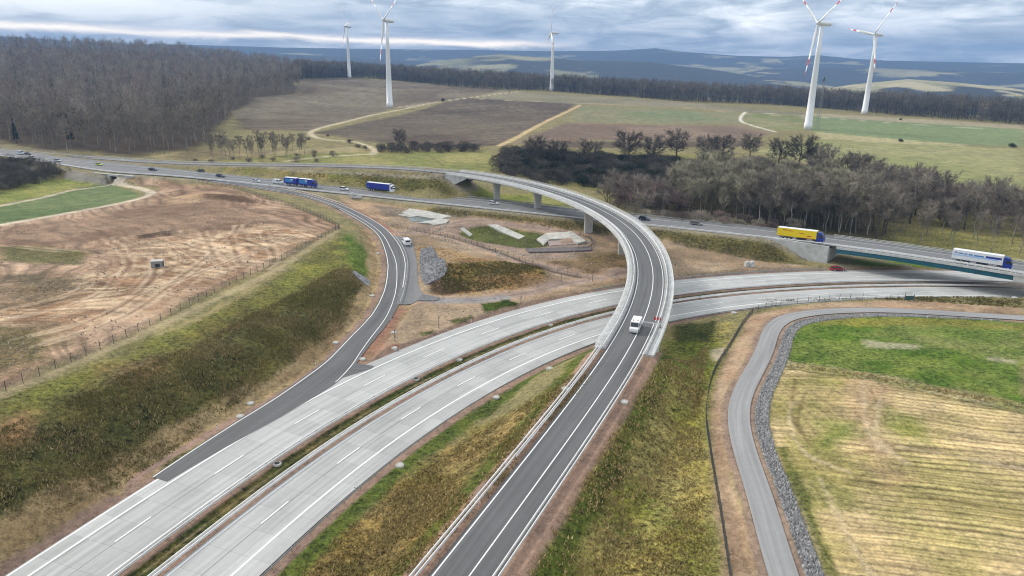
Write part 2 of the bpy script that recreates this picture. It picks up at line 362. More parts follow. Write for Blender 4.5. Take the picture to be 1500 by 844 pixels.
_nat = [(-81.8,102.4,9),(-82.5,133,8.5),(-75.7,166.2,8),(-67.2,225.6,6.5),(-62.5,252.8,5),(-117.7,153.9,8),(-102.2,196.3,6.5),(-150.3,233.3,4.5),(-130.3,296.1,4.5),(-193.6,262.2,3.5),(-204.3,363.2,1.2),(-230.2,314.8,2.5),(-229.9,377,1.5),(-81.1,81.9,9.5),(-139.5,128.2,9.5),(-210.4,223.3,6),(-35.9,278.5,1),(-13.3,264.2,0.5),(2,211.6,1.2),(-25.7,168.5,0.8),(22.8,230.8,0.7),(36.9,250.1,0.8),(-14,199.2,2.5),(69.4,233.1,0.8),(88.3,234.2,0.8),(-58.8,314.8,2),(-79.4,324.7,3),(-73.2,376.1,4),(-100.4,383.7,5),(-124.6,390.5,5.5),(-18.1,358.7,3),(15.7,338.1,2),(-49,455.7,6),(60.3,427.5,3),(83.2,346.5,1.5),(123.7,319.2,0.8),(157.9,294.2,0.5),(195.6,272.9,0.3),(160.6,230.7,0.5),(-1.5,516.4,6.5),(-91.2,449.4,7),(-149.4,444.4,8),(-209.5,436.9,8),(-295,475.2,8),(-355.5,497.3,8),(-149.7,876,11),(61.9,1244.8,20),(-332,1482.2,31),(287,710.7,6),(460,962.3,8),(543.2,776,7),(280.9,454.2,2.5),(249.8,344.6,1),(146.8,630.7,5),(298.3,922.9,9),(122.6,899.5,12),(-16.2,1217.7,22),(-136.2,1286.2,26),(-346.6,1192.3,34),(-215.8,566.8,11),(-289.9,962.5,24),(-73.4,687.9,9),(251.7,1100.8,14),(53.3,167.5,1.5),(67.5,144.3,3.2),(112.1,144.1,4),(137,180.1,3),(58.3,95.9,3),(64.4,74,3),(34.6,73.8,2.6),(23.3,80.1,2),(32.2,119.7,2),(43.9,139.2,1.8),(45.3,162.7,0.5),(15.1,87,1.2),(-14.3,87.7,0.2),(0.4,111.7,0.2),(-25.4,74.5,0.3),(-58.9,74.3,0.5)]
_nat2 = [(-36,700,14),(-36,1100,35),(-36,1700,70),(-36,2300,95),(-25,1000,28),(-25,1500,55),(-22,2000,72),(-25,2300,80),(-17,1500,42),(-17,1900,50),(-8,1780,36),(-8,2200,20),(0,1600,22),(0,2000,0),(10,1380,14),(10,1800,-8),(20,1250,9),(20,1650,-14),(30,1200,6),(30,1600,-22),(38,1120,4),(38,1600,-28),(55,1000,2),(60,400,2),(60,150,3),(60,50,3),(-60,50,8),(-60,200,9),(-60,500,10),(-60,1200,50),(-36,3000,70),(-20,3000,10),(0,2800,-30),(20,2600,-35),(40,2400,-35),(60,2200,-30),(0,40,1.5)]
_c = [(math.atan2(x, y)*1.6, math.log(math.hypot(x, y)), z) for x, y, z in _nat]
_c += [(math.radians(a)*1.6, math.log(r), z) for a, r, z in _nat2]
_c = np.array(_c)
def _tps(d2): return d2*np.log(d2+1e-9)
_d2 = (_c[:, None, 0]-_c[None, :, 0])**2+(_c[:, None, 1]-_c[None, :, 1])**2
_A = np.zeros((len(_c)+3, len(_c)+3))
_A[:len(_c), :len(_c)] = _tps(_d2)+np.eye(len(_c))*.002
_A[:len(_c), -3] = 1; _A[:len(_c), -2:] = _c[:, :2]; _A[-3, :len(_c)] = 1; _A[-2:, :len(_c)] = _c[:, :2].T
_w = np.linalg.solve(_A, np.r_[_c[:, 2], 0, 0, 0])

RIDGES = [(8300,[(-42.45, 217.0), (-34.49, 240.0), (-32.34, 226.0), (-28.89, 202.0), (-22.54, 202.0), (-17.0, 195.0), (-10.1, 199.0), (-2.88, 206.0), (2.34, 206.0), (7.52, 219.0), (10.56, 249.0), (12.58, 217.0), (16.52, 181.0), (19.82, 176.0), (22.08, 195.0), (24.32, 165.0), (26.47, 149.0), (30.51, 143.0), (34.25, 137.0), (43.64, 156.0)]),
          (4600,[(-43.12, -119.0), (-22.91, -135.0), (-14.24, -55.0), (-10.16, 16.0), (-6.01, 73.0), (-2.88, 108.0), (-1.05, 120.0), (1.3, 109.0), (4.97, 93.0), (10.12, 87.0), (15.16, 46.0), (18.11, 11.0), (20.95, -4.0), (24.61, -42.0), (34.7, -87.0), (44.12, -54.0)]),
          (3300,[(-43.35, -133.0), (-2.88, -163.0), (12.93, -115.0), (20.15, -46.0), (24.57, 4.0), (27.9, 29.0), (30.74, 20.0), (33.81, 5.0), (34.56, -1.0), (39.65, -10.0), (44.12, -21.0)]),
          (6000,[(-42.52, 136.0), (-34.58, 135.0), (-26.91, 118.0), (-16.56, 109.0), (-10.13, 90.0), (-6.02, 65.0), (-2.88, 28.0), (12.72, 0.0), (17.57, 55.0), (24.4, 75.0), (29.43, 65.0), (34.36, 56.0), (43.79, 62.0)])]
RIDGE_W = [1500, 800, 500, 800]

def ground_noise(x, y):
    return np.sin(x*.031+1.3*np.sin(y*.017))*np.sin(y*.027+1.1*np.sin(x*.019))

def natural(x, y):
    r = np.hypot(x, y)+1e-6
    az = np.arctan2(x, y)
    u = np.clip(az, -1.3, 1.3)*1.6
    v = np.log(np.clip(r, 35, 3000))
    z = np.zeros_like(u)+_w[-3]+_w[-2]*u+_w[-1]*v
    for i in range(len(_c)):
        z += _w[i]*_tps((u-_c[i, 0])**2+(v-_c[i, 1])**2)
    z += .25*ground_noise(x, y)*np.clip(r/200, 0, 1)
    far = np.clip((r-1900)/700, 0, 1); far = far*far*(3-2*far)
    if np.any(far > 0):
        adeg = np.degrees(az)
        h = np.full_like(z, -35.0)
        wob = 1+.06*np.sin(x*.0021+y*.0013)+.05*np.sin(x*.0047-y*.0031)
        for (D, tab), w in zip(RIDGES, RIDGE_W):
            c = np.interp(adeg, [t[0] for t in tab], [t[1] for t in tab])
            g = np.exp(-((r-D)/(w*wob))**2)
            h = np.maximum(h, -35+(c+35)*g)
        z = z*(1-far)+h*far
    return z

def line_dist(x, y, line, width=None, pad=60.0):
    """distance to a polyline (minus its local half width) and the height of its nearest point"""
    d = np.full(x.shape, 1e9); zz = np.zeros(x.shape); side = np.zeros(x.shape)
    lx, ly = line[:, 0], line[:, 1]
    m = np.where((x > lx.min()-pad) & (x < lx.max()+pad) & (y > ly.min()-pad) & (y < ly.max()+pad))[0]
    if len(m) == 0: return d, zz, side
    xm, ym = x[m], y[m]
    bd = np.full(xm.shape, 1e9); bz = np.zeros(xm.shape); bs = np.zeros(xm.shape)
    for i in range(len(line)-1):
        ax, ay, az_ = line[i]; bx, by, bz_ = line[i+1]
        k = np.where((xm > min(ax, bx)-pad) & (xm < max(ax, bx)+pad) & (ym > min(ay, by)-pad) & (ym < max(ay, by)+pad))[0]
        if len(k) == 0: continue
        dx, dy = bx-ax, by-ay; L2 = dx*dx+dy*dy+1e-9
        px, py = xm[k]-ax, ym[k]-ay
        t = np.clip((px*dx+py*dy)/L2, 0, 1)
        q = np.hypot(px-t*dx, py-t*dy)
        if width is not None: q = q-(width[i]+(width[i+1]-width[i])*t)
        b = q < bd[k]; kk = k[b]
        bd[kk] = q[b]; bz[kk] = (az_+(bz_-az_)*t)[b]; bs[kk] = np.sign(px*dy-py*dx)[b]
    d[m] = bd; zz[m] = bz; side[m] = bs
    return d, zz, side

CUTS = [(OLDROAD[:GA-4], OLDROAD_W[:GA-4]+1.2, .55), (OLDROAD[GB:], OLDROAD_W[GB:]+1.5, .5),
        (FLYOVER[FB+1:], np.full(len(FLYOVER)-FB-1, 6.0), .5), (FLYOVER[:FA+1], np.full(FA+1, 6.0), .5),
        (RAMP, np.full(len(RAMP), 6.0), .55), (TRACK, np.full(len(TRACK), 3.0), .3), (MOTORWAY, np.full(len(MOTORWAY), 16.0), .62)]
_u = np.array([(-207.1,371.7,5.7)][0]); _an = resample(spline(A_NEAR), 240); _k = nearest_i(_an, _u); _d = _an[_k+3]-_an[_k-3]; _d[2] = 0; _d /= np.linalg.norm(_d); _rn = np.array([_d[1], -_d[0], 0])
_pa, _pb = _an[_k]+_rn*5.6, _an[_k]+_rn*22; _pa[2] = 1.0; _pb[2] = .9
CUTS.append((np.array([_pa, (_pa+_pb)/2, _pb]), np.full(3, 2.7), 6.0))
# hollows and mounds: x, y, radius along, radius across, turn, height
BUMPS = [(*[(-5.9,207.9,1.5)][0][:2], 19.0, 9.0, -.12, 2.6), (*[(-1.3,265,0.5)][0][:2], 19.5, 17.0, -.25, -1.9), (*[(21.8,219.5,0.8)][0][:2], 15.0, 5.0, -.2, 1.3),
         (*[(-118.3,239.3,5.5)][0][:2], 14.0, 3.0, .6, .9), (*[(-125.4,221.4,5.5)][0][:2], 18.0, 4.0, .8, .8), (*[(-127.8,311.7,4)][0][:2], 22.0, 3.5, -.35, 1.0), (*[(-55.5,296.7,2)][0][:2], 10.0, 6.0, -.3, 1.0), (*[(-118.8,172.8,7)][0][:2], 16.0, 5.0, .3, .9)]
def terrain(x, y, parts=None):
    x = np.asarray(x, float); y = np.asarray(y, float)
    z = natural(x, y)
    near = np.where(np.hypot(x, y) < 1200)[0]
    if len(near):
        xn, yn, zn = x[near], y[near], z[near]
        for bx, by, ra, rb, tn, h in BUMPS:
            c, s = math.cos(tn), math.sin(tn)
            p = ((xn-bx)*c+(yn-by)*s)/ra; q = (-(xn-bx)*s+(yn-by)*c)/rb
            g = np.clip(1.25-np.sqrt(p*p+q*q), 0, .5)*2; zn = zn+h*g*g*(3-2*g)
        for line, w, s in CUTS:
            d, zr, _ = line_dist(xn, yn, line, w)
            e = np.clip(d, 0, None); ok = d < 1e8
            lo = zr-.12-s*e; hi = zr-.12+s*e
            zn = np.where(ok, np.minimum(np.maximum(zn, lo), hi), zn)
        z[near] = zn
    return z
# === TERRAIN END

# ---------------------------------------------------------------- ground sheet
def vnoise(x, y, seed=0):
    xi = np.floor(x).astype(np.int64); yi = np.floor(y).astype(np.int64); fx = x-xi; fy = y-yi
    fx = fx*fx*(3-2*fx); fy = fy*fy*(3-2*fy)
    def h(a, b):
        n = (a*374761393+b*668265263+seed*974711) & 0x7fffffff
        n = ((n ^ (n >> 13))*1274126177) & 0x7fffffff
        return ((n ^ (n >> 16)) & 0xffff)/65535.0
    return (h(xi, yi)*(1-fx)+h(xi+1, yi)*fx)*(1-fy)+(h(xi, yi+1)*(1-fx)+h(xi+1, yi+1)*fx)*fy
def fbm(x, y, s, o=4, seed=0):
    v = 0; a = .5; x = x/s; y = y/s
    for k in range(o): v = v+a*vnoise(x, y, seed+k); x = x*2.03+11.7; y = y*2.03-5.1; a *= .5
    return v/(1-.5**o)
def sdist(x, y, poly):
    """signed distance to a polygon, negative inside"""
    P = np.array(poly, float); n = len(P); d = np.full(x.shape, 1e18); ins = np.zeros(x.shape, bool)
    for i in range(n):
        ax, ay = P[i]; bx, by = P[(i+1) % n]; dx, dy = bx-ax, by-ay
        t = np.clip(((x-ax)*dx+(y-ay)*dy)/(dx*dx+dy*dy+1e-9), 0, 1)
        d = np.minimum(d, (x-ax-t*dx)**2+(y-ay-t*dy)**2)
        c = ((ay > y) != (by > y)) & (x < (bx-ax)*(y-ay)/(by-ay+1e-12)+ax); ins ^= c
    return np.where(ins, -1, 1)*np.sqrt(d)

_az = np.r_[np.arange(-180, -72, 6), np.arange(-72, -41, 1.0), np.arange(-41, 41, .085), np.arange(41, 72, 1.0), np.arange(72, 181, 6)]
_al = np.r_[np.arange(60, 46, -1.0), np.arange(46, 1.3, -.052)]
_rr = np.r_[1.0, 15.0, CAM_H/np.tan(np.radians(_al)), np.geomspace(CAM_H/math.tan(math.radians(1.3))*1.01, 10300, 150)]
_A, _R = np.meshgrid(np.radians(_az), _rr)
GX = (_R*np.sin(_A)).ravel(); GY = (_R*np.cos(_A)).ravel(); GR = _R.ravel()
GZ = terrain(GX, GY)
G = np.tile(np.array(srgb(142, 134, 96)), (len(GX), 1)); GRASS = np.full(len(GX), .45)

def paint(poly, rgb, soft=1.0, noise=1.5, ns=6.0, op=1.0, grass=None, rgb2=None, mix=12.0, stripes=None):
    P = np.array(poly); pad = soft+noise+2
    m = np.where((GX > P[:, 0].min()-pad) & (GX < P[:, 0].max()+pad) & (GY > P[:, 1].min()-pad) & (GY < P[:, 1].max()+pad))[0]
    if len(m) == 0: return
    x, y = GX[m], GY[m]
    d = sdist(x, y, poly)+(fbm(x, y, ns, 4, 3)-.5)*2*noise
    a = np.clip(.5-d/(2*soft+1e-6), 0, 1)*op
    k = a > 0; m, x, y, a = m[k], x[k], y[k], a[k]
    c = np.tile(np.array(rgb), (len(m), 1))
    if rgb2 is not None:
        w = np.clip((fbm(x, y, mix, 5, 9)-.36)/.28, 0, 1)[:, None]; c = c*(1-w)+np.array(rgb2)*w
    if stripes is not None:
        ang, per, con, warp = stripes
        s = x*math.cos(ang)+y*math.sin(ang)+(fbm(x, y, 40, 3, 5)-.5)*warp
        ln = ((s/(per*3.0)) % 1 < .28)*np.clip(fbm(x, y, 14, 3, 15)*2.2-.25, 0, 1); c = c*(1-con*.9*ln)[:, None]
        q = vnoise(s/per, (x*-math.sin(ang)+y*math.cos(ang))/(per*30), 17)
        c = c*(1+con*(q-.5)*2)[:, None]
    G[m] = G[m]*(1-a[:, None])+c*a[:, None]
    if grass is not None: GRASS[m] = GRASS[m]*(1-a)+grass*a
def path(pts, w, rgb, soft=.5, noise=.5, op=1.0, grass=.1, ns=4.0):
    L = np.array(spline([(a, b, 0) for a, b in pts], 5.0)); pad = w+soft+noise+2
    m = np.where((GX > L[:, 0].min()-pad) & (GX < L[:, 0].max()+pad) & (GY > L[:, 1].min()-pad) & (GY < L[:, 1].max()+pad))[0]
    if len(m) == 0: return
    d, _, _ = line_dist(GX[m], GY[m], L, None, pad)
    d = d-w+(fbm(GX[m], GY[m], ns, 3, 3)-.5)*2*noise
    a = np.clip(.5-d/(2*soft), 0, 1)*op; k = a > 0; m, a = m[k], a[k]
    G[m] = G[m]*(1-a[:, None])+np.array(rgb)*a[:, None]; GRASS[m] = GRASS[m]*(1-a)+grass*a

TAN, TAN_L, TAN_D = srgb(190, 163, 138), srgb(220, 198, 170), srgb(150, 124, 102)
REDV = srgb(156, 132, 117); PALE = srgb(200, 186, 162); GRASS_D = srgb(82, 84, 50)
# far hills and valley, then the plateau
far = np.where(GR > 1700)[0]; fx, fy = GX[far], GY[far]
wx, wy = fx+260*(fbm(fx, fy, 300, 3, 61)-.5), fy+260*(fbm(fx, fy, 300, 3, 62)-.5)
f1 = fbm(wx, wy*1.6, 520, 4, 21); f2 = fbm(wx, wy, 90, 3, 22); low = np.clip((150-GZ[far])/120, 0, 1)
fm = np.clip((f1*.8+f2*.2-.66+.09*low)/.05, 0, 1)
cell = vnoise(np.floor(wx/210+.3*np.floor(wy/160)), np.floor(wy/160), 71)[:, None]
fcol = np.array(srgb(138, 138, 98))*(1-cell)+np.array(srgb(186, 176, 138))*cell
wcol = np.array(srgb(66, 66, 58))*(.7+.7*fbm(fx, fy, 60, 4, 23))[:, None]
G[far] = wcol*(1-fm[:, None])+fcol*fm[:, None]
r3 = np.where((GR > 2700) & (GR < 4300) & (np.degrees(np.arctan2(GX, GY)) > 20))[0]; q = fbm(GX[r3], GY[r3], 260, 4, 33); a = np.clip((np.degrees(np.arctan2(GX[r3], GY[r3]))-20)/4, 0, 1)*np.clip((.56-q)/.05, 0, 1)
cell = vnoise(np.floor(GX[r3]/150), np.floor(GY[r3]/230), 72)[:, None]; fcol = np.array(srgb(160, 156, 112))*(1-cell)+np.array(srgb(206, 194, 156))*cell
G[r3] = G[r3]*(1-a[:, None])+fcol*a[:, None]
# forest floor on the left
paint([(-355,496.7),(-300.3,454.5),(-231,438.1),(-196.1,444.7),(-208.3,496),(-269.5,703.5),(-283.1,969.8),(-501,1677.2),(-779.4,1533.6),(-986.2,1427.2)]+[(-1500, 1900), (-1500, 500)], srgb(84, 73, 60), 6, 12, 30, 1, .5)
# fields beyond the old motorway
paint([(-346.8,1193.3),(-341.2,1524),(-138.9,1312.2),(-14.2,1237),(-54.3,1078.7),(-102.1,960.5),(-147.5,857.8),(-160.6,600.9),(-162,575.1),(-215.5,566.1),(-269.5,703.5),(-306.3,861),(-278.8,942.4)], srgb(132, 122, 104), 4, 4, 20, 1, .15, srgb(112, 100, 84), 70, (2.2, 5, .2, 30))
paint([(-155,559.4),(-140.5,668.5),(-93.3,962.3),(-62.1,1040.7),(82.1,969.5),(-9,521.4),(-62.8,496.8),(-102,516.9)], srgb(118, 106, 90), 4, 3, 20, 1, .15, srgb(98, 86, 74), 60, (2.35, 4, .24, 20))
paint([(-62.1,1040.7),(-15.9,1197.9),(243.7,1065.2),(372.5,936.1),(330.7,808.9),(292.2,931),(219.8,958.2),(85.7,959.1)], srgb(150, 142, 116), 4, 3, 20, 1, .2, srgb(134, 128, 104), 60)
paint([(82.2,917.9),(176.6,918.2),(275.9,905.6),(239.6,770.9),(171.7,742.5),(52.5,732.9)], srgb(128, 136, 100), 5, 4, 20, 1, .2, srgb(144, 138, 108), 50)
paint([(50.2,718.4),(168.6,728.5),(234.5,742.6),(236.7,667.1),(186.3,603.3),(116.1,594.1),(70.2,585.7),(-4.1,526.6)], srgb(144, 126, 108), 4, 4, 20, 1, .15, srgb(126, 108, 94), 40)
paint([(14.2,559.3),(212,611.9),(199.6,574.5),(3.4,512.6)], srgb(90, 76, 68), 2, 2, 10, .8, .3)
paint([(287.2,909.3),(362.4,910.2),(278.4,711),(250.3,707),(243.5,771.9)], srgb(150, 146, 108), 3, 3, 15, 1, .2, srgb(128, 134, 90), 25)
paint([(367.3,911.7),(431.9,844.6),(525.4,749.9),(409.3,579.6),(361.8,591.8),(326.4,632.9),(287.2,699.5)], srgb(124, 138, 98), 4, 3, 20, 1, .2, srgb(132, 146, 104), 60)
paint([(377.5,949),(556.9,796.1),(518.8,740.2),(421.9,824.6),(357.6,897.7)], srgb(172, 160, 134), 4, 3, 20, .9, .2)
paint([(288.1,693.6),(329.2,638.4),(372.9,591.7),(356.8,574),(307.9,595.7),(266.8,633.1)], srgb(178, 170, 130), 3, 4, 15, .95, .3)
paint([(209.1,570.8),(262.3,621.9),(400,565.9),(249.1,343.7),(244.5,392.2),(215.2,452.6),(177.5,539)], srgb(146, 148, 100), 6, 5, 25, 1, .4, srgb(160, 158, 114), 45)
# meadow between the hedge and the flyover, thicket floor, rough land
paint([(-177.4,440.2),(-94.3,465.3),(-15.3,487.6),(-6.9,412.5),(-20.4,404.7),(-60.7,415.3),(-166.8,412.6)], srgb(158, 152, 100), 3, 3, 12, 1, .4, srgb(136, 138, 84), 30)
paint([(-225,425.9),(-173.9,420.4),(-92.2,465.9),(-118.9,494.9),(-144,454.3),(-194.1,450.1)], srgb(172, 160, 122), 3, 4, 10, .9, .5, srgb(140, 126, 96), 18)
paint([(-176.8,399),(-119.5,374.9),(-51.4,351.1),(-29.7,333.3),(-49,333.6),(-93.4,356.1),(-125.3,369.8),(-154.8,381.7)], srgb(118, 122, 62), 2, 2, 8, 1, .7, srgb(146, 134, 84), 10)
paint([(-79.7,356.8),(-30.3,340.7),(-27.3,324),(-48.7,331.3),(-74.5,347.8)], srgb(84, 86, 46), 2, 3, 8, .9, 1, srgb(100, 94, 54), 8)
paint([(-23.9,342.8),(36.5,349.6),(33.2,315.5),(2.5,315.2),(-19.7,327)], srgb(124, 130, 66), 2, 2, 8, 1, .6, srgb(150, 148, 92), 14)
paint([(-10.6,399.8),(17.6,384.5),(44.1,356.4),(53.6,308.5),(85.4,292.3),(109.7,280.5),(142.5,263.3),(176.3,236.8),(249.1,343.7),(209,438.7),(121.7,518.4),(3.3,491.5),(-9.8,450.4)], srgb(120, 112, 78), 4, 4, 14, 1, .8, srgb(146, 142, 88), 22)
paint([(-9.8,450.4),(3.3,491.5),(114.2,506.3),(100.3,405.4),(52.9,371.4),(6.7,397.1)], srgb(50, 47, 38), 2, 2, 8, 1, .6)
paint([(72.9,267.2),(144.2,266.8),(178,341),(162.8,395.8),(85.5,356.7),(56.6,327.1)], srgb(88, 80, 60), 4, 4, 14, .75, .9)
# left field: bare soil of the site, tracks, the green field and its paths
paint([(-191.4,259),(-182.1,295.1),(-169.1,324.3),(-173.1,346),(-197.2,363.9),(-174.1,359.5),(-139.7,342.4),(-93.9,299.8),(-63.9,256.8),(-72.3,179.6),(-80.8,137.5),(-85.9,108.4)]+[(-88.4,90.9),(-139.5,128.2),(-202.1,213.9)], TAN, 2, 3, 10, 1, .25, TAN_D, 14, (.75, 1.6, .36, 34))
paint([(-180.2,243.1),(-162.7,302.5),(-126.1,307.7),(-80.2,254.1),(-105,235.8),(-120.3,238.7),(-158.1,211.5)], srgb(144, 120, 100), 6, 8, 15, .7, .2, srgb(118, 94, 76), 20)
paint([(-117.2,191.6),(-117.8,228.7),(-87.3,253.1),(-65.9,237.5),(-69.6,187.2),(-81.4,171.4),(-86.7,140.7),(-101.1,130.3),(-117.7,153.9)], srgb(216, 190, 158), 6, 10, 9, .85, .25, srgb(156, 124, 96), 5, (1.2, 1.3, .48, 34))
paint([(-163.3,218.9),(-150.5,222.7),(-130.7,210.8),(-126.6,197.5),(-149.8,199.6)], srgb(104, 104, 62), 2, 3, 8, .85, .6)
paint([(-138.2,183.1),(-130,187.5),(-110.9,174.7),(-107.2,159.8),(-116.9,152.8)], srgb(134, 118, 94), 4, 6, 7, .8, .7, srgb(92, 88, 66), 6)
paint([(-107.6,139.6),(-100.2,139.2),(-90.2,130),(-88.4,122.9),(-90.8,115.5)]+[(-95.8,109.6)], srgb(100, 98, 62), 3, 4, 8, .85, .8, srgb(120, 108, 76), 6)
for l in [[(-110.3,143.4),(-102.2,159.7),(-106.9,183.2),(-116.3,204.2),(-138.8,233.5)],[(-99.9,130.5),(-91.5,149.3),(-96.3,178.7),(-111.9,212.7)],[(-115.7,151.1),(-109.3,165.9),(-111,187.3)],[(-93.8,127.4),(-86.7,148.7),(-89.6,181.8),(-95.6,229.7),(-100.9,252.7)],[(-109.8,241.4),(-88.4,201.3),(-78.2,185.5)],[(-97.7,235.1),(-77.4,193.2),(-69.4,198.4)],[(-87.9,240.3),(-71.6,201.9),(-70.7,190.6)],[(-92.4,159.7),(-85.3,189),(-74.5,235.2)],[(-164.7,220.9),(-133.1,212.1),(-114.4,208.5),(-85,202.7)]]:
    path(l, .45, srgb(218, 196, 168), .5, .8, .5); path([(a+1.0, b+.9) for a, b in l], .3, srgb(116, 92, 72), .4, .6, .5); path([(a+2.2, b+1.8) for a, b in l], .45, srgb(218, 196, 168), .5, .8, .45)
    path([(a+6.5, b+1.5) for a, b in l], .3, srgb(200, 176, 146), .5, .9, .4); path([(a-4.5, b-3) for a, b in l], .3, srgb(118, 94, 74), .5, .9, .4)
paint([(-149.2,325.9),(-131.5,321.3),(-109.4,302.3),(-109.5,295.9),(-125.6,306.3),(-142.1,313.2)], srgb(96, 76, 60), 1.5, 2, 6, .9, .5)
paint([(-129.7,238.2),(-118.2,241.7),(-117,236.5),(-125.2,231.9)], srgb(84, 66, 52), 1, 1.5, 5, .85, .6)
paint([(-156.3,314.1),(-145.5,332.2),(-136,302.5),(-145.8,298.3)], srgb(188, 160, 128), 2, 3, 6, .8, .2)
paint([(-217.1,295.9),(-217.7,323.8),(-214.3,362.2),(-203.6,360.7),(-176.8,333.1),(-171.5,319.7),(-181,293.4),(-190.4,257.6)]+[(-192.2,233.9),(-221.1,264.6)], srgb(100, 118, 74), 1, .8, 10, 1, .3, srgb(120, 132, 90), 20, (2.3, 4, .06, 10))
paint([(-255.8,351.7),(-248.2,371.7),(-231.6,374.5),(-212.3,365.2),(-218.4,345.8),(-219.2,298.9)]+[(-225.1,276.5),(-257.5,318.6)], srgb(150, 150, 88), 2, 2, 8, 1, .5, srgb(128, 136, 72), 16)
path([(-217.1,280.3),(-217.1,295.9),(-215.4,320.2),(-215.5,346.5),(-205,361.4)], 1.3, PALE, .6, .7); path([(-189.1,235.9),(-189.5,256.3),(-182.5,281.8),(-174.9,303.1),(-169.7,319.3),(-171.4,333.5),(-184.8,348.9),(-203.9,362.8)], 1.9, srgb(208, 194, 172), .6, .6)
path([(-203.9,362.8),(-220.8,368),(-236.2,376.1)], 2.6, srgb(150, 144, 134), .8, .8); path([(-203.3,361.7),(-201.8,364.5),(-201.3,366.5)], 2.6, srgb(190, 180, 162), .6, .4)
# pale tracks through the far fields
path([(-89.9,454),(-92.8,476),(-113.4,513.1),(-134.2,518.6),(-150.7,539.6),(-161,581.7),(-157.1,658.8),(-141.1,820.2),(-102.1,960.5),(-53.2,1055.6),(6.3,1193.4)], 2.2, srgb(202, 188, 160), 1, .8); path([(-133.5,419.7),(-117.8,436.7),(-89.9,454)], 1.6, srgb(196, 184, 156), .8, .8)
path([(-10.4,517.1),(3.7,584.8),(31.7,728.7),(84.8,948.1)], 2.6, srgb(204, 180, 138), 1, 1); path([(-61.4,1029.6),(78.5,980.7),(219.8,958.2),(344.4,863.8)], 2.0, srgb(188, 172, 140), 1.5, 2, .7)
path([(246.8,687.4),(243.5,771.9),(261.6,844),(294.1,931.6)], 2.0, srgb(222, 216, 200), .8, .6); path([(294.1,931.6),(353,885.9),(412,804.7),(500.9,714)], 1.8, srgb(200, 190, 168), 1.2, 1, .8); path([(-142.9,879.5),(-123.7,920.5),(-102.1,960.5)], 5, srgb(176, 164, 142), 2, 2, .8)
path([(-41.5,422),(-47.3,438.8),(-56.6,464.9)], .8, srgb(120, 108, 70), .6, .5)
# rough dark growth on the left cutting, its pale crest and foot
paint([(-82,102.6),(-76.9,122.7),(-68.4,148.6),(-62.8,189.4),(-56.7,233.3),(-41.7,192.1),(-39.7,169.2),(-48.3,131.7),(-56.3,103.8),(-62.2,85.5),(-66.5,78.2)]+[(-77,71.2),(-87.1,89.3)], srgb(124, 122, 72), 2, 3, 7, 1, 1, srgb(106, 100, 60), 7)
paint([(-77.4,95.7),(-74.6,108.2),(-67.6,130.2),(-57.1,160.2),(-44.5,201.3),(-40.3,182.5),(-41.1,164),(-48.6,132.6),(-56.8,104.9),(-62.5,86.3),(-67,79)]+[(-74.7,73),(-78.2,83.7)], srgb(96, 92, 56), 6, 9, 6, .8, 1, srgb(72, 76, 42), 5)
paint([(-83.4,104.6),(-75.7,133.1),(-68.4,160.2),(-62.2,200.5),(-59.5,240.4),(-48.3,210.2),(-57.4,172),(-69,133.2),(-76.5,111.3),(-77.4,95.7)]+[(-79.2,84.9),(-86.1,91.7)], srgb(136, 138, 70), 3, 5, 8, .85, .8, srgb(116, 114, 64), 6)
paint([(-77.2,121.1),(-66.4,130.6),(-66.4,122),(-70.4,117.4)], srgb(136, 112, 84), 2, 4, 5, .6, .8); paint([(-80.7,100.7),(-78.1,103.1),(-73.7,97.6),(-76.4,94.1)], srgb(176, 140, 108), 2, 3, 4, .8, .6)
paint([(-61.6,248.9),(-56.4,242.3),(-45.5,220.1),(-42.6,207.2),(-42.5,196.2),(-47.5,199.2)], srgb(82, 108, 42), 1.5, 2.5, 4, .95, .9, srgb(108, 126, 58), 4)
path([(-85.1,107.2),(-81.2,123.7),(-75.2,146.9),(-66.6,189.5),(-62.6,248.3)], 1.1, srgb(184, 168, 132), .8, 1.0, .85); path([(-74.4,139),(-69.7,151.7),(-65.2,185.2)], .8, srgb(176, 160, 120), .8, 1.0, .6)
paint([(-46.6,196.7),(-46,199.5),(-41.5,197.3),(-40.8,192.4)], srgb(128, 122, 118), .4, .3, 3, 1, .1)
# middle ground: bare tan soil, dirt tracks, basins
paint([(-85.8,325.3),(-58.7,314.7),(-33,302.7),(2.4,286.5),(34.1,269.3),(70.8,248.7),(87.6,232.5),(98.5,224.7),(53.3,213.1),(30.6,202.8),(9.6,188.4),(-8.5,169.2),(-23.2,150.3),(-29.5,140.9),(-31.5,145.1),(-28.6,164.9),(-28,184.4),(-34.4,223),(-50.5,268.6),(-74.8,305.1)], srgb(174, 154, 130), 1.5, 2, 8, 1, .3, srgb(150, 130, 106), 16)
paint([(-38.9,302.9),(-14.9,295.1),(26.5,273.1),(62.1,252.8),(87.6,232.5),(98.6,225.2),(91.3,229.8),(88.9,237.2),(53.9,263.5),(26.9,279),(-15.1,299.4),(-33.4,307.1)], srgb(112, 104, 68), 1.2, 1.5, 5, 1, .9, srgb(92, 86, 54), 6)
paint([(55,262.1),(89.4,239),(98,226.5),(84.3,229.5),(73.5,239.8),(58.3,252.3)], srgb(104, 100, 62), 1.2, 1.5, 5, .9, .9, srgb(86, 82, 50), 6)
paint([(127,232.6),(157.7,209.5),(161.8,215.4),(134.4,233.4)], srgb(96, 126, 52), 1, 1, 5, .9, .6); paint([(113.7,235.9),(135,234.4),(147.2,227.6),(115,226.6)], srgb(104, 128, 52), 1, 1, 5, .9, .6)
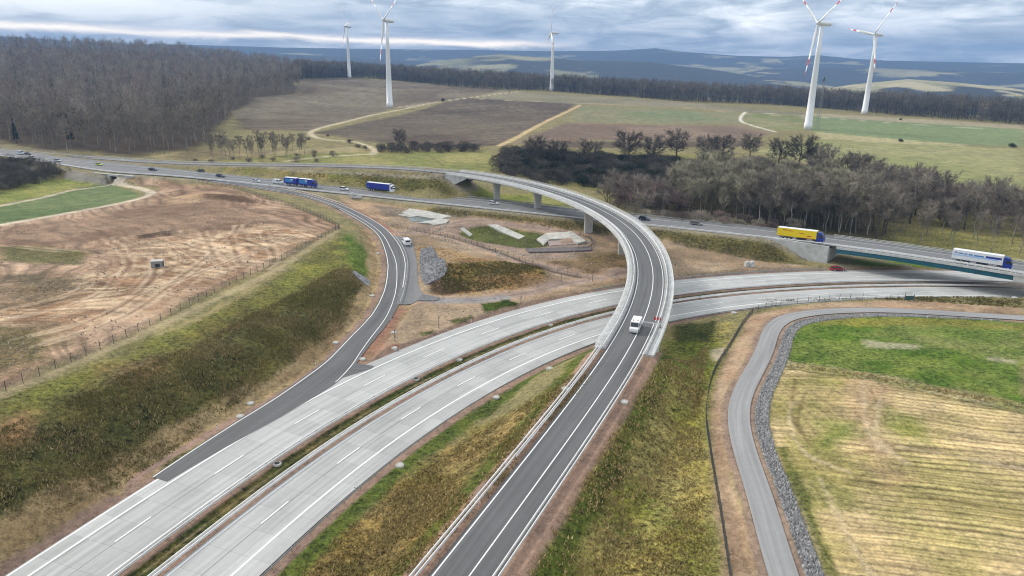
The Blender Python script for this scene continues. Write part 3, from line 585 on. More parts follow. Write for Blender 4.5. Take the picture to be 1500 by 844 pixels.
paint([(-79.3,324.3),(-58.9,315.9),(-39.3,306.2),(-43.4,292.9),(-52.8,281.6),(-56.6,279.9)], srgb(190, 162, 132), 1, 2, 5, .8, .2); paint([(-63.1,313.5),(-48.9,310.1),(-46,291.2),(-53.9,287.7)], srgb(134, 124, 108), 1, 2, 4, .8, .6)
paint([(-43.4,292.9),(-26.4,294.6),(-17.8,295.9),(25.9,266.1),(29.9,254.2),(25.5,234.6),(6.7,229.3),(-18.4,261.6),(-29,264.4),(-39.8,267.7)], srgb(150, 130, 118), 1, 1.5, 6, .9, .2, srgb(164, 144, 128), 8)
paint([(-33.2,237.8),(-21.4,237.3),(10.1,203.2),(10.1,200.8),(-9.4,187.4),(-20.7,185.9),(-28,206.7)], srgb(150, 122, 86), 1, 2, 5, .95, .8, srgb(174, 148, 112), 7)
paint([(-20.5,204.3),(6.5,222),(10.2,204.4),(-10,198),(-19.4,192.2)], srgb(112, 106, 58), 1, 3, 5, .85, .9, srgb(130, 112, 66), 5)
paint([(-25.3,196.4),(-18.2,200.4),(-11.5,190.7),(-18.7,185.1),(-22.6,186.6)], srgb(72, 58, 42), 1, 1.5, 4, .9, 1)
paint([(-30.7,233.1),(-27.8,238.1),(-19.4,202.9),(-20.2,200.8),(-24.5,192.6),(-27.9,204.4)], srgb(128, 126, 130), .5, .4, 3, 1, .2)
paint([(-21.1,270.2),(-16.9,280.1),(-8.8,284.3),(5.2,281.3),(16.2,270.6),(17.9,262.5),(9.6,247.3),(-0.2,254.7),(-13.2,262.5)], srgb(84, 90, 48), .8, .6, 4, 1, .6, srgb(100, 106, 58), 6)
paint([(10.9,220.7),(35.3,238.6),(41.3,231.7),(37.7,216),(27.6,212.2),(19.2,214.6)], srgb(130, 108, 80), 1, 2, 5, .8, .5, srgb(112, 94, 68), 6)
paint([(21.1,238.1),(43.4,244.4),(42.8,233.4),(24.2,222.1)], srgb(112, 98, 66), 1, 2, 4, .7, .6)
TRK = srgb(170, 150, 136)
for l, w in zip([[(-25.5,182.9),(-18.4,181.8),(-9.2,183.4),(2,190.6),(16.3,202.7),(31.9,212.8),(42.5,218.7)],[(-43,258.3),(-33.9,262.2),(-21.8,256.5),(-7.3,238.5),(6.5,220.8),(17,212.7),(27.3,209.3)],[(-29.2,267.1),(-26.6,281.4),(-17.6,291.7),(-3.2,286.3),(13.3,278.2),(26,267.3)]], (2.3, 2.2, 1.8)):
    path(l, w+1.2, srgb(186, 158, 132), .8, .8, .8); path(l, w, TRK, .5, .5); path(l, .5, srgb(128, 112, 100), .4, .4, .6)
path([(-39.6,266.3),(-26.1,261.4),(-7.4,240.7),(8.6,218.4),(21,209.5)], .7, srgb(92, 78, 62), .5, .4, .7)
path([(-26.1,184.2),(-20.3,182.1),(-9.2,183.4),(-1.9,186.9)], 1.9, srgb(158, 154, 150), .4, .3, .9)
paint([(-8.2,180.7),(-0.9,186.1),(1.6,182.9),(-3.5,177.8),(-7.4,175.2)], srgb(74, 92, 36), .6, 1, 3, 1, 1, srgb(60, 76, 30), 3)
paint([(-15.5,169.3),(-10.5,173.1),(-8.6,170.7),(-13.5,166.4)], srgb(84, 92, 46), .6, 1, 3, .9, 1); paint([(-22.2,161.1),(-19.1,163.1),(-18,160.7),(-21.1,158.7)], srgb(90, 96, 50), .6, 1, 3, .9, 1)
paint([(-33.2,160.4),(-31.9,176.6),(-27.3,179.1),(-28.6,159.7),(-29.5,143.8),(-31.3,142.6)], srgb(164, 126, 106), .8, 1, 4, .8, .2); paint([(-31.8,142.6),(-26.7,152.7),(-23.8,154.4),(-28.1,142.7),(-30,140.8)], srgb(150, 104, 88), .8, 1, 4, .9, .2)
# grass on the banks of the flyover
paint([(-28.2,75.3),(-19.4,94.1),(-5.8,114.8),(6.7,122.5),(18,131.3),(20.3,128.2),(9.7,110.6),(-0.6,88.9),(-10.9,70.7)]+[(-13.4,61.5),(-32.5,65.9)], srgb(164, 142, 92), 1.5, 3, 6, 1, 1, srgb(128, 122, 70), 7)
paint([(-11,104.6),(1.6,116.9),(10.5,121.5),(11.1,113),(1.4,97.8),(-9.2,96.9)], srgb(156, 136, 92), 2, 5, 6, .75, .9)
paint([(-25,79.6),(-17.9,85.8),(-10.9,93.5),(-4.4,87.5),(-9,76),(-11.7,70.7),(-26.5,75.2)], srgb(140, 120, 78), 2, 5, 5, .7, 1, srgb(112, 102, 62), 5)
paint([(0.1,70.7),(8.2,87.3),(18,110.6),(29.3,133.7),(39.7,163.7),(56.5,170),(41.3,132.2),(34.6,114),(29.7,89),(27,73.9)]+[(25.3,63.8),(-3.8,61.4)], srgb(166, 155, 98), 1.5, 2, 7, 1, 1, srgb(136, 138, 70), 9)
paint([(7.8,82.1),(16.8,96.5),(17.1,95.4),(11.8,83.9),(6.7,78.3)], srgb(66, 60, 38), 1, 2.5, 4, .85, 1); paint([(4.2,83.5),(7.2,87.6),(7.5,83.6),(5,80.6)], srgb(166, 106, 74), 1, 1.5, 4, .8, .4)
paint([(40.9,169.4),(52.5,171),(47.3,157.4),(39,156.6)], srgb(58, 70, 32), 1, 1.5, 4, .9, 1, srgb(76, 82, 40), 4); paint([(45.7,151.4),(49.5,152.8),(46,144.4),(44.4,143.8)], srgb(200, 184, 160), .6, .8, 3, .9, .2)
paint([(37.1,159.1),(45.9,155.3),(42.1,137.9),(27.5,123.2)], srgb(112, 124, 52), 2, 4, 6, .7, .9)
# right-hand fields
paint([(27.2,73.9),(34.4,108.9),(41.4,132.2),(62,173.6),(83.5,183.1),(110.8,185.7),(135.6,178.2),(132.6,173.8),(95.5,177.4),(73.2,173.2),(61.1,161.8),(52.7,144.5),(43.1,127),(39.3,118.2),(35.3,101.4),(33.4,88.4),(31.5,73.5)]+[(30.1,63.6),(26,63.8)], srgb(190, 166, 138), .7, .8, 5, 1, .25, srgb(168, 142, 116), 7)
paint([(72.5,169.1),(84.2,172.2),(96.6,172.5),(112.3,169.5),(126.5,165.1),(95.5,119.8),(76.3,132.1),(59,141.2),(65.3,155.8)], srgb(90, 116, 48), 1, 1.5, 6, 1, .85, srgb(122, 136, 70), 6)
paint([(92.5,164.4),(126.5,165.1),(106.5,136),(99.7,143.4),(88.7,156.8)], srgb(146, 146, 96), 3, 7, 7, .65, .5, srgb(116, 134, 66), 10)
paint([(81.2,153.7),(92.1,149.8),(89.7,146.8),(80.1,148.8)], srgb(176, 170, 142), .8, 1.5, 4, .8, .4); paint([(102.9,142.6),(108.8,140.4),(106.6,138.2),(102.2,140.3)], srgb(180, 174, 146), .8, 1.2, 4, .8, .4); paint([(76,169.2),(112.3,169.5),(125,162.9),(122.2,158.8),(108.2,162.6),(75.4,163.4)], srgb(142, 136, 70), 1, 2.5, 5, .7, .6)
paint([(59.3,142),(76.5,132.4),(95.7,120.1),(92.9,116),(74.5,128.5),(57.7,137.5)], srgb(150, 148, 100), .8, 1.2, 4, 1, .9, srgb(178, 168, 130), 4); path([(58.9,137),(74.2,127.9),(92.7,115.8)], .45, srgb(76, 78, 44), .4, .7, .8, .9)
paint([(57.4,137.5),(74.4,128.2),(92.6,115.5),(107.1,103.9),(72.8,64),(39.2,63.7),(40.3,73.8),(42.8,92.2),(46.7,114.6)], srgb(208, 186, 142), .8, 1, 5, 1, .35, srgb(186, 172, 118), 8, (1.35, .48, .42, 7))
paint([(55,134.1),(67.6,131.1),(58.4,108.2),(50.7,97.7),(45,99.7),(47.6,115.9)], srgb(148, 146, 82), 2, 4, 7, .65, .5, srgb(168, 154, 104), 5, (.15, .7, .30, 10))
paint([(67.7,129.7),(72.4,127),(63.8,108.1),(62.4,97.7),(57.3,95.9),(59.2,108.2)], srgb(184, 156, 124), 2, 4, 5, .7, .4); paint([(55.9,114.3),(61.4,112.9),(59.7,109.3),(53.1,106)], srgb(112, 134, 54), 2, 4, 5, .65, .6); paint([(68,117.9),(74.5,113.9),(70.1,106.9),(63.2,110.5)], srgb(124, 138, 62), 2, 4, 5, .6, .6)
paint([(43.9,88.7),(49.9,95.8),(48,82.5),(47.3,73.8),(42.2,73.8)], srgb(196, 176, 130), 2, 4, 5, .6, .5); paint([(46.4,97.7),(51.2,94),(49.4,85.6),(42.9,88.7)], srgb(132, 136, 70), 2, 4, 5, .6, .6)
for l in [[(53.6,95.9),(61.1,91.3),(72.8,86.3)],[(57.7,132.1),(51,115.8),(50.2,106)],[(55.1,102.8),(67.8,103.7),(80.3,97.5)],[(57.2,125.5),(51,113.2),(50.4,104.9)],[(70.2,126.5),(66.7,112.8)]]: path(l, .32, srgb(116, 98, 66), .3, .4, .55, .4)
for l in [[(65,104.8),(72.3,101.9),(80.6,97.9)],[(70.3,129.6),(62.9,112.9),(61.1,103.8)],[(43.1,95.8),(41.6,83.9),(40.5,73.8)],[(47.8,95.8),(46.1,82.5),(45.2,73.8)],[(53,121.3),(49.6,113.2),(48.4,102.8),(52.9,97.7)],[(70.7,123.4),(62.7,108.1),(63.4,99.6)]]: path(l, .4, srgb(220, 200, 166), .4, .7, .5, .4)

# bands that follow the roads: reddish shoulders, green or pale strips beyond them
def band(line, lo, hi, rgb, soft=.4, noise=.4, op=1.0, grass=.2, side=0, width=None, ymax=1e9, rgb2=None, sel=None):
    L = np.array(line); pad = hi+30
    m = np.where((GX > L[:, 0].min()-pad) & (GX < L[:, 0].max()+pad) & (GY > L[:, 1].min()-pad) & (GY < L[:, 1].max()+pad))[0]
    d, _, s = line_dist(GX[m], GY[m], L, width, pad)
    nz = (fbm(GX[m], GY[m], 4.0, 3, 6)-.5)*2*noise
    a = np.clip((d-lo+nz)/(2*soft)+.5, 0, 1)*np.clip((hi-d+nz)/(2*soft)+.5, 0, 1)*op
    if side: a = a*(s == side)
    if sel is not None: a = a*sel(GX[m], GY[m])
    k = a > 0; m, a = m[k], a[k]; c = np.tile(np.array(rgb), (len(m), 1))
    if rgb2 is not None: w = np.clip((fbm(GX[m], GY[m], 5, 4, 19)-.36)/.28, 0, 1)[:, None]; c = c*(1-w)+np.array(rgb2)*w
    G[m] = G[m]*(1-a[:, None])+c*a[:, None]; GRASS[m] = GRASS[m]*(1-a)+grass*a
left_of_fly = lambda x, y: (x < 30)*1.0
band(MOTORWAY, 16.0, 19.5, srgb(90, 104, 48), .8, 1.2, .95, .9, 1, sel=left_of_fly)
band(MOTORWAY, 14.0, 16.2, REDV, .4, .4, 1, .2, 1); band(MOTORWAY, 15.0, 17.0, REDV, .5, .5, 1, .2, -1)
band(MOTORWAY, 0, 3.2, REDV, .3, .2, 1, .2); band(MOTORWAY, 0, 1.5, srgb(74, 84, 40), .3, .5, 1, .9, rgb2=srgb(96, 92, 54))
band(RAMP, 3.9, 9.0, srgb(172, 152, 116), .7, 1.6, 1, .45, -1, rgb2=srgb(150, 130, 98), sel=lambda x, y: (y < 260)*1.0); band(MOTORWAY, 16.5, 22, srgb(172, 152, 116), .8, 2.0, 1, .45, -1, rgb2=srgb(150, 130, 98), sel=lambda x, y: (y < 100)*1.0)
band(RAMP, 3.0, 4.8, REDV, .4, .5, 1, .2, -1); band(RAMP, 3.0, 4.6, srgb(158, 120, 102), .4, .5, .9, .2, 1); band(MOTORWAY, 15.2, 17.2, REDV, .5, .5, 1, .2, -1, sel=lambda x, y: (y < 100)*1.0)
fa = FLYOVER[:FA+2]
band(fa, 6.6, 10, srgb(92, 104, 46), .8, 1.2, .9, .9); band(fa, 3.6, 7.0, srgb(160, 134, 117), .4, .4, 1, .2)
band(FLYOVER[FB-1:], 4.0, 6.6, srgb(140, 130, 118), .5, .4, 1, .2)
band(OLDROAD, -.5, 2.2, srgb(150, 142, 122), .5, .6, .9, .3, width=OLDROAD_W)
band(TRACK, 1.6, 3.0, srgb(160, 138, 122), .3, .4, .95, .2)
band(TRACK, 2.9, 5.1, srgb(126, 124, 124), .4, .4, 1, .35, 1, sel=lambda x, y: (x < 118)*1.0); band(TRACK, 5.3, 7.2, srgb(94, 104, 52), .5, .8, .8, .9, 1, sel=lambda x, y: (x < 75)*(y < 105)*1.0)

n_a, n_r = len(_az), len(_rr)
_i = np.arange((n_r-1)*(n_a-1)); _row, _cl = _i//(n_a-1), _i % (n_a-1); _b = _row*n_a+_cl
quads = np.c_[_b, _b+1, _b+n_a+1, _b+n_a]
gme = fast_mesh('ground', np.c_[GX, GY, GZ], quads, M_GROUND, G, True)
ga = gme.attributes.new('Grass', 'FLOAT', 'POINT'); ga.data.foreach_set('value', GRASS.astype(np.float32))
tag(link('ground', gme), kind='structure')
def hT(x, y): return float(terrain(np.array([x]), np.array([y]))[0])

# air: the far hills fade to blue
hz = MB(); hz.box((0, 0, 140), (21400, 21400, 560)); hm = bpy.data.materials.new('haze'); hm.use_nodes = True; N = NT(hm.node_tree)
pv = N.n('ShaderNodeVolumePrincipled', i_Color=(.27, .46, .80, 1), i_Density=HAZE); pv.inputs['Anisotropy'].default_value = 0.0
N.link(pv.outputs[0], N.n('ShaderNodeOutputMaterial').inputs['Volume'])
tag(hz.build('haze', hm), kind='stuff')

# ---------------------------------------------------------------- roads
def ribbon(name, line, lo, hi, mat, dz, parent=None, kind='structure', pts=None):
    """a flat strip between two offsets of a centre line, or between two edge lines (pts)"""
    if pts is not None: A, B = np.array(pts[0]), np.array(pts[1])
    else: A, B = off(line, lo), off(line, hi)
    n = len(A); V = np.empty((2*n, 3)); V[0::2] = A; V[1::2] = B; V[:, 2] += dz
    F = np.array([(2*i, 2*i+1, 2*i+3, 2*i+2) for i in range(n-1)])
    me = fast_mesh(name, V, F, mat); uvl = me.uv_layers.new(name='UVMap')
    s = np.r_[0, np.cumsum(np.linalg.norm(np.diff((A+B)[:, :2]/2, axis=0), axis=1))]; w = np.linalg.norm((A-B)[:, :2], axis=1)
    uv = np.empty((2*n, 2)); uv[0::2, 0] = s; uv[1::2, 0] = s
    if pts is not None: uv[0::2, 1] = 0; uv[1::2, 1] = w
    else: uv[0::2, 1] = lo; uv[1::2, 1] = hi
    li = np.empty(len(me.loops), np.int32); me.loops.foreach_get('vertex_index', li); uvl.data.foreach_set('uv', uv[li].astype(np.float32).ravel())
    o = link(name, me, parent)
    if kind and not parent: tag(o, kind=kind)
    return o
def dense(line, step=2.0): return resample(np.array(line), max(3, int(np.linalg.norm(np.diff(np.array(line)[:, :2], axis=0), axis=1).sum()/step)))
def strokes(name, jobs, mat, dz, parent):
    """painted lines: (line, offset, width, dash, gap) joined into one sheet per road"""
    V = []; F = []
    for line, o, w, dash, gap, a0, a1 in jobs:
        L = dense(line, 1.5); s = np.r_[0, np.cumsum(np.linalg.norm(np.diff(L[:, :2], axis=0), axis=1))]
        P1, P2 = off(L, o-w/2), off(L, o+w/2); t = a0*s[-1]; end = a1*s[-1]
        while t < end:
            e = min(end, t+dash) if dash else end
            q = np.unique(np.r_[t, s[(s > t) & (s < e)], e]); b = len(V)
            for k in q:
                for PP in (P1, P2): V.append([np.interp(k, s, PP[:, 0]), np.interp(k, s, PP[:, 1]), np.interp(k, s, PP[:, 2])+dz])
            F += [(b+2*i, b+2*i+1, b+2*i+3, b+2*i+2) for i in range(len(q)-1)]
            t = e+gap if dash else end
    return link(name, fast_mesh(name, np.array(V), np.array(F), mat), parent)

MW = dense(MOTORWAY, 2.5)
mw = ribbon('motorway', MW, 3.0, 14.3, M_CONC_ROAD, .02); up_cw = ribbon('motorway', MW, -15.6, -3.0, M_CONC_ROAD, .02)
MWB = dense(np.vstack([MW[:1]+(MW[0]-MW[8])*k for k in (3, 2, 1)]+[MW]), 2.5)
strokes('lane_marking', [(MW, 3.5, .30, 0, 0, 0, 1), (MW, 7.2, .24, 6, 12, .012, 1), (MW, 11.0, .34, 0, 0, 0, 1)], M_WHITE, .035, mw)
strokes('slab_joint', [(MW, 7.45, .09, 0, 0, 0, 1)], M_JOINT, .03, mw)
strokes('lane_marking', [(MW, -3.5, .30, 0, 0, 0, 1), (MW, -8.4, .24, 6, 12, .035, 1), (MW, -12.8, .34, 0, 0, 0, 1), (MW, -15.25, .3, 0, 0, 0, .125)], M_WHITE, .035, up_cw)
strokes('slab_joint', [(MW, -8.1, .09, 0, 0, 0, 1), (MW, -12.4, .06, 0, 0, 0, 1)], M_JOINT, .03, up_cw)
# entry ramp and its tapering merge lane
RLd, RRd = resample(spline(RAMP_L), 170), resample(spline(RAMP_R), 170)
ramp = ribbon('ramp_road', None, 0, 0, M_ASPHALT, .05, pts=(RLd, RRd))
edgeL, edgeR = RLd*.93+RRd*.07, RLd*.06+RRd*.94
_f = np.interp(np.arange(170), [20, 78], [.97, .38])[:, None]; sep_l = (RLd*(1-_f)+RRd*_f)[22:155]
strokes('lane_marking', [(edgeL, 0, .2, 0, 0, 0, 1), (edgeR[55:], 0, .2, 0, 0, 0, 1), (sep_l, 0, .18, 0, 0, 0, 1)], M_WHITE, .065, ramp)
def sheet(name, poly, mat, dz, follow=True, kind='structure', fine=None):
    """a flat piece of paving draped on the ground"""
    P = [Vector((a, b, 0)) for a, b in poly]; bm = bmesh.new(); bm.faces.new([bm.verts.new(p) for p in P])
    bmesh.ops.triangulate(bm, faces=bm.faces)
    for _ in range(fine or 4): bmesh.ops.subdivide_edges(bm, edges=[e for e in bm.edges if e.calc_length() > 2.5], cuts=1); bmesh.ops.triangulate(bm, faces=[f for f in bm.faces if len(f.verts) > 3])
    xy = np.array([v.co for v in bm.verts]); z = terrain(xy[:, 0], xy[:, 1])
    for v, h in zip(bm.verts, z): v.co.z = h+dz
    me = bpy.data.meshes.new(name); bm.to_mesh(me); bm.free(); me.materials.append(mat); uvl = me.uv_layers.new(name='UVMap')
    for l in me.loops: c = me.vertices[l.vertex_index].co; uvl.data[l.index].uv = (c.x, c.y)
    return tag(link(name, me), kind=kind)
sheet('pavement', [(-44.7,253),(-36.4,249.1),(-33.2,232.8),(-30.4,218.5),(-27.2,195.8),(-24.6,185.8),(-19.5,183.6),(-20.2,181.7),(-25.3,181),(-29,180.7),(-32.7,181.1),(-32.9,195.6),(-34.7,211.2),(-37.7,227.6)], M_ASPHALT_OLD, .16)
sheet('pavement', [(-35.5,135.1),(-29.9,140.5),(-29.7,141.9),(-33.8,143.2),(-34.7,138.9)], M_ASPHALT, .165)
# old motorway: two carriageways on one platform
AN, AM, AF = (resample(spline(l), 240) for l in (A_NEAR, A_MID, A_FAR))
old = ribbon('old_motorway', None, 0, 0, M_ASPHALT_OLD, .05, pts=(AF, AN))
mid_n = AM*.94+AN*.06
strokes('lane_marking', [(AN*.93+AM*.07, 0, .2, 0, 0, 0, 1), (AN*.66+AM*.34, 0, .16, 6, 12, 0, 1), (AM*.93+AN*.07, 0, .2, 0, 0, 0, 1), (AF*.93+AM*.07, 0, .2, 0, 0, 0, .55), (AF*.55+AM*.45, 0, .16, 6, 12, 0, .5)], M_WHITE, .065, old)
# flyover carriageway from the foreground up and over to the old motorway
FLd = dense(FLYOVER, 2.5)
fly = ribbon('flyover_road', FLd[:-12], -3.75, 3.75, M_ASPHALT, .06)
strokes('lane_marking', [(FLd[:-14], -3.25, .2, 0, 0, 0, 1), (FLd[:-14], .75, .18, 0, 0, 0, 1), (FLd[:-14], 3.35, .16, 0, 0, 0, 1)], M_WHITE, .075, fly)
trk = ribbon('track', dense(TRACK, 2), -1.9, 1.9, M_TRACK, .05)

# ---------------------------------------------------------------- bridges
def rail_posts(root, pts, me, step, name='post', limit=100):
    L = np.array(pts); s = np.r_[0, np.cumsum(np.linalg.norm(np.diff(L[:, :2], axis=0), axis=1))]
    q = np.arange(step*.5, s[-1], step); P = np.stack([np.interp(q, s, L[:, k]) for k in range(3)], 1)
    A = np.stack([np.interp(np.clip(q+.5, 0, s[-1]), s, L[:, k]) for k in range(2)], 1)-P[:, :2]
    o = np.argsort(np.hypot(P[:, 0], P[:, 1]))
    for k in o[:limit]:
        c = bpy.data.objects.new(name, me); COL.objects.link(c); c.parent = root
        c.location = P[k]-np.array(root.location); c.rotation_euler = (0, 0, math.atan2(A[k, 1], A[k, 0]))
_b = MB(); _b.box((0, 0, .39), (.10, .09, .78)); POST_ME = _b.mesh('guard_post', M_GALV_D)
_b = MB(); _b.box((0, 0, .5), (.07, .07, 1.0)); RAILPOST_ME = _b.mesh('railing_post', M_GALV)
def guardrail(label, line, step=4.0, group=None, wide=False, name='guardrail', dark=False, sides=(1,)):
    L = dense(line, 2.0); mid = L[len(L)//2]; root = empty(name, tuple(mid), 0, label, 'guardrail', group)
    R = L-mid; b = MB()
    for s in (() if wide else sides):
        f = .09*s
        b.loft(R, [(f-.03, .44), (f+.05*s, .50), (f, .595), (f+.05*s, .69), (f-.03, .76), (f-.05*s, .6)])
    if wide:
        for s in (-1, 1): b.loft(off(R, s*.3), [(-.06, .42), (.06, .42), (.06, .80), (-.06, .80)])
    b.build('rail', M_GALV_D if dark else M_GALV, root)
    rail_posts(root, L, POST_ME, step); return root

M_WALK = plain('walkway_concrete', (.33, .33, .325), .9, noise=.25, scale=.6)
# flyover bridge
SP = dense(FLYOVER[FA:FB+1], 2.5); mid = SP[len(SP)//2].copy(); mid[2] = 0
br = empty('flyover_bridge', tuple(mid), 0, 'long curved concrete flyover bridge on slim piers carrying the dark single ramp over both motorways', 'bridge')
R = SP-mid; b = MB()
b.loft(R, [(-6.0, -.05), (6.0, -.05), (6.0, -.32), (3.1, -.55), (2.3, -1.75), (-2.3, -1.75), (-3.1, -.55), (-6.0, -.32)]); b.build('deck', M_CONC, br)
for s in (-1, 1):
    b = MB(); b.loft(R, [(s*3.78, .16), (s*6.15, .2), (s*6.15, -.5), (s*6.02, -.5), (s*6.02, -.04), (s*3.78, -.04)]); b.build('edge_beam', M_CONC_W, br); b = MB(); b.loft(R, [(s*3.8, .19), (s*4.9, .205), (s*4.9, .215), (s*3.8, .20)]); b.build('walkway', M_WALK, br)
    rl = empty('railing', (0, 0, 0)); rl.parent = br; b = MB()
    for h in (1.15, .8, .5): b.loft(off(R, s*5.9), [(-.035, h), (.035, h), (.035, h+.07), (-.035, h+.07)])
    b.build('handrail', M_GALV, rl)
    bb = MB(); L = off(R, s*5.9); s_ = np.r_[0, np.cumsum(np.linalg.norm(np.diff(L[:, :2], axis=0), axis=1))]
    for q in np.arange(.5, s_[-1], .5): p = [np.interp(q, s_, L[:, k]) for k in range(3)]; bb.box((p[0], p[1], p[2]+.68), (.035, .035, .95))
    bal = bb.build('baluster', M_GALV, rl); tag(bal, kind='stuff')
    gr = MB(); L2 = off(R, s*4.35)
    for h in (.4, .72): gr.loft(L2, [(-.06, h), (.06, h), (.06, h+.22), (-.06, h+.22)])
    gr.build('safety_rail', M_GALV, br)
for k, (px_, py_, pz_) in enumerate([(-8.8,323.2,13.1),(14,304.2,12.7),(32.1,272.7,11.7),(41.9,239.3,10.6),(42.1,196.1,9.4)]):
    i = nearest_i(SP, (px_, py_)); c = SP[i]; d = SP[min(i+1, len(SP)-1)]-SP[i-1]; an = math.atan2(d[1], d[0]); g = hT(c[0], c[1])-.4
    t = c[2]-1.72; b = MB(); n = 14; prof = [(1.75, .65, g), (1.75, .65, g+(t-g)*.55), (1.95, .72, g+(t-g)*.78), (2.6, .9, t)]; V = []
    for hx, hy, z in prof:
        for j in range(n):
            u = 2*math.pi*j/n; ex = math.copysign(abs(math.cos(u))**.5, math.cos(u))*hy; ey = math.copysign(abs(math.sin(u))**.6, math.sin(u))*hx
            V.append((ex*math.cos(an)-ey*math.sin(an)+c[0]-mid[0], ex*math.sin(an)+ey*math.cos(an)+c[1]-mid[1], z))
    F = [(a*n+j, a*n+(j+1) % n, (a+1)*n+(j+1) % n, (a+1)*n+j) for a in range(3) for j in range(n)]+[tuple(range(n)), tuple(3*n+j for j in range(n))]
    b.add(V, F); b.build('pier', M_CONC, br)
def abutment(line, i, di, parent, origin, hw, zb, mat, wing=9.0, top=-.08):
    """front wall across the road end with two triangular wing walls running back into the bank"""
    c = line[i]; d = line[i+di]-c; d[2] = 0; d = d/np.linalg.norm(d); r = np.array([d[1], -d[0], 0]); b = MB()
    w = hw; z1 = c[2]+top; an = math.atan2(d[1], d[0])
    p = c+d*.6-origin; b.box((p[0], p[1], (z1-1.0+zb)/2-origin[2]), (1.2, 2*w-1.2, z1-1.0-zb), an)
    for s in (-1, 1):
        V = []
        for q in (s*(w+.02), s*(w-.6)):
            for a, z in ((-.1, zb), (-.1, z1), (wing, z1-.02), (wing, z1-.9), (1.6, zb)):
                p = c+d*a+r*q-origin; V.append((p[0], p[1], z-origin[2]))
        b.add(V, [(0, 1, 2, 3, 4), (9, 8, 7, 6, 5)]+[(j, (j+1) % 5, 5+(j+1) % 5, 5+j) for j in range(5)])
    return b.build('abutment', mat, parent)
abutment(SP, 0, 1, br, mid, 6.0, 1.5, M_CONC_W, 8, -.06); SPr = SP[::-1].copy(); abutment(SPr, 0, 1, br, mid, 6.0, 6.5, M_CONC_W, 13, -.06)

GIR_X = [(143.7,199,7.5)][0]
# girder bridge of the old motorway over the new one
GN, GF = resample(spline(A_NEAR), 130)[GA:GB+1], resample(spline(A_FAR), 130)[GA:GB+1]; gc = (GN+GF)/2; org = gc[len(gc)//2].copy(); org[2] = 0
gb = empty('girder_bridge', tuple(org), 0, 'low straight road bridge with a long green steel girder and grey end walls', 'bridge')
b = MB(); n = len(gc); V = []
dn = (GN-GF); dn[:, 2] = 0; dn /= np.linalg.norm(dn, axis=1)[:, None]
for k in range(n):
    for p, z in ((GN[k]+dn[k]*1.1, -.02), (GF[k]-dn[k]*1.1, -.02), (GF[k]-dn[k]*1.1, -.55), (GN[k]+dn[k]*1.1, -.55)): q = p-org; V.append((q[0], q[1], q[2]+z))
F = [(4*k+j, 4*k+4+j, 4*k+4+(j+1) % 4, 4*k+(j+1) % 4) for k in range(n-1) for j in range(4)]+[(0, 1, 2, 3), (4*n-1, 4*n-2, 4*n-3, 4*n-4)]
b.add(V, F); b.build('deck', M_CONC, gb)
for src, sg in ((GN, 1), (GF, -1)):
    L = src+dn*(sg*.55)-org; kx = nearest_i(src, GIR_X); b = MB(); b.loft(L[kx:], [(-.5, -.57), (.5, -.57), (.5, -2.3), (-.5, -2.3)]); b.build('concrete_girder', M_CONC_W, gb); b = MB(); b.loft(L[:kx+1], [(-.28, -.57), (.28, -.57), (.28, -.63), (.05, -.63), (.05, -2.0), (.28, -2.0), (.28, -2.06), (-.28, -2.06), (-.28, -2.0), (-.05, -2.0), (-.05, -.63), (-.28, -.63)]); b.build('girder', M_GREEN, gb)
    L = src+dn*(sg*1.0)-org; b = MB(); b.loft(L, [(-.18, -.58), (.18, -.58), (.18, .12), (-.18, .12)]); b.build('edge_beam', M_CONC_W, gb)
    b = MB()
    for h in (.55, .95): b.loft(L, [(-.04, h), (.04, h), (.04, h+.09), (-.04, h+.09)])
    s_ = np.r_[0, np.cumsum(np.linalg.norm(np.diff(L[:, :2], axis=0), axis=1))]
    for q in np.arange(1, s_[-1], 2.0): p = [np.interp(q, s_, L[:, k]) for k in range(3)]; b.box((p[0], p[1], p[2]+.55), (.07, .07, .95))
    b.build('railing', M_GALV, gb)
hwA = OLDROAD_W[GA]+1.1; abutment(OLDROAD, GA, -1, gb, org, hwA, -.3, M_CONC_W, 21); abutment(OLDROAD, GB, 1, gb, org, OLDROAD_W[GB-1]+1.1, -.3, M_CONC_W, 9)

# field underpass below the old motorway
UA = np.array([(-207.1,371.7,5.7)][0]); i = nearest_i(AN, UA); d = AN[i+3]-AN[i-3]; d[2] = 0; d /= np.linalg.norm(d); r = np.array([d[1], -d[0], 0]); an = math.atan2(d[1], d[0])
un = empty('underpass', (UA[0], UA[1], 0), 0, 'small concrete underpass with splayed walls where the field path dives below the old motorway', 'underpass')
zt = AN[i][2]; zg = hT(*(UA+r*9)[:2])-.6; b = MB(); e = AN[i]+r*3.5-np.array((UA[0], UA[1], 0))
for s in (-1, 1):
    p = e+d*s*3.1; b.box((p[0], p[1], (zt+zg)/2-.2), (1.2, 1.4, zt-zg-.4), an)
    V = []
    for q in (.72, .1):
        for a, z in ((3.7, zg), (3.7, zt-.2), (11.5, zt-.25), (11.5, zt-.8), (4.6, zg)): p = e+d*s*a+r*q; V.append((p[0], p[1], z))
    b.add(V, [(0, 1, 2, 3, 4), (9, 8, 7, 6, 5)]+[(j, (j+1) % 5, 5+(j+1) % 5, 5+j) for j in range(5)])
b.box((e[0], e[1], zt-.65), (26, 1.44, .96), an); b.build('portal_wall', M_CONC_W, un)
b = MB(); p = e-r*1.0; b.box((p[0], p[1], (zt-1.1+zg)/2), (5.0, .9, zt-1.1-zg), an); b.build('tunnel_shade_block', M_DARK, un)  # solid dark block; its colour stands in for the shade inside the tunnel

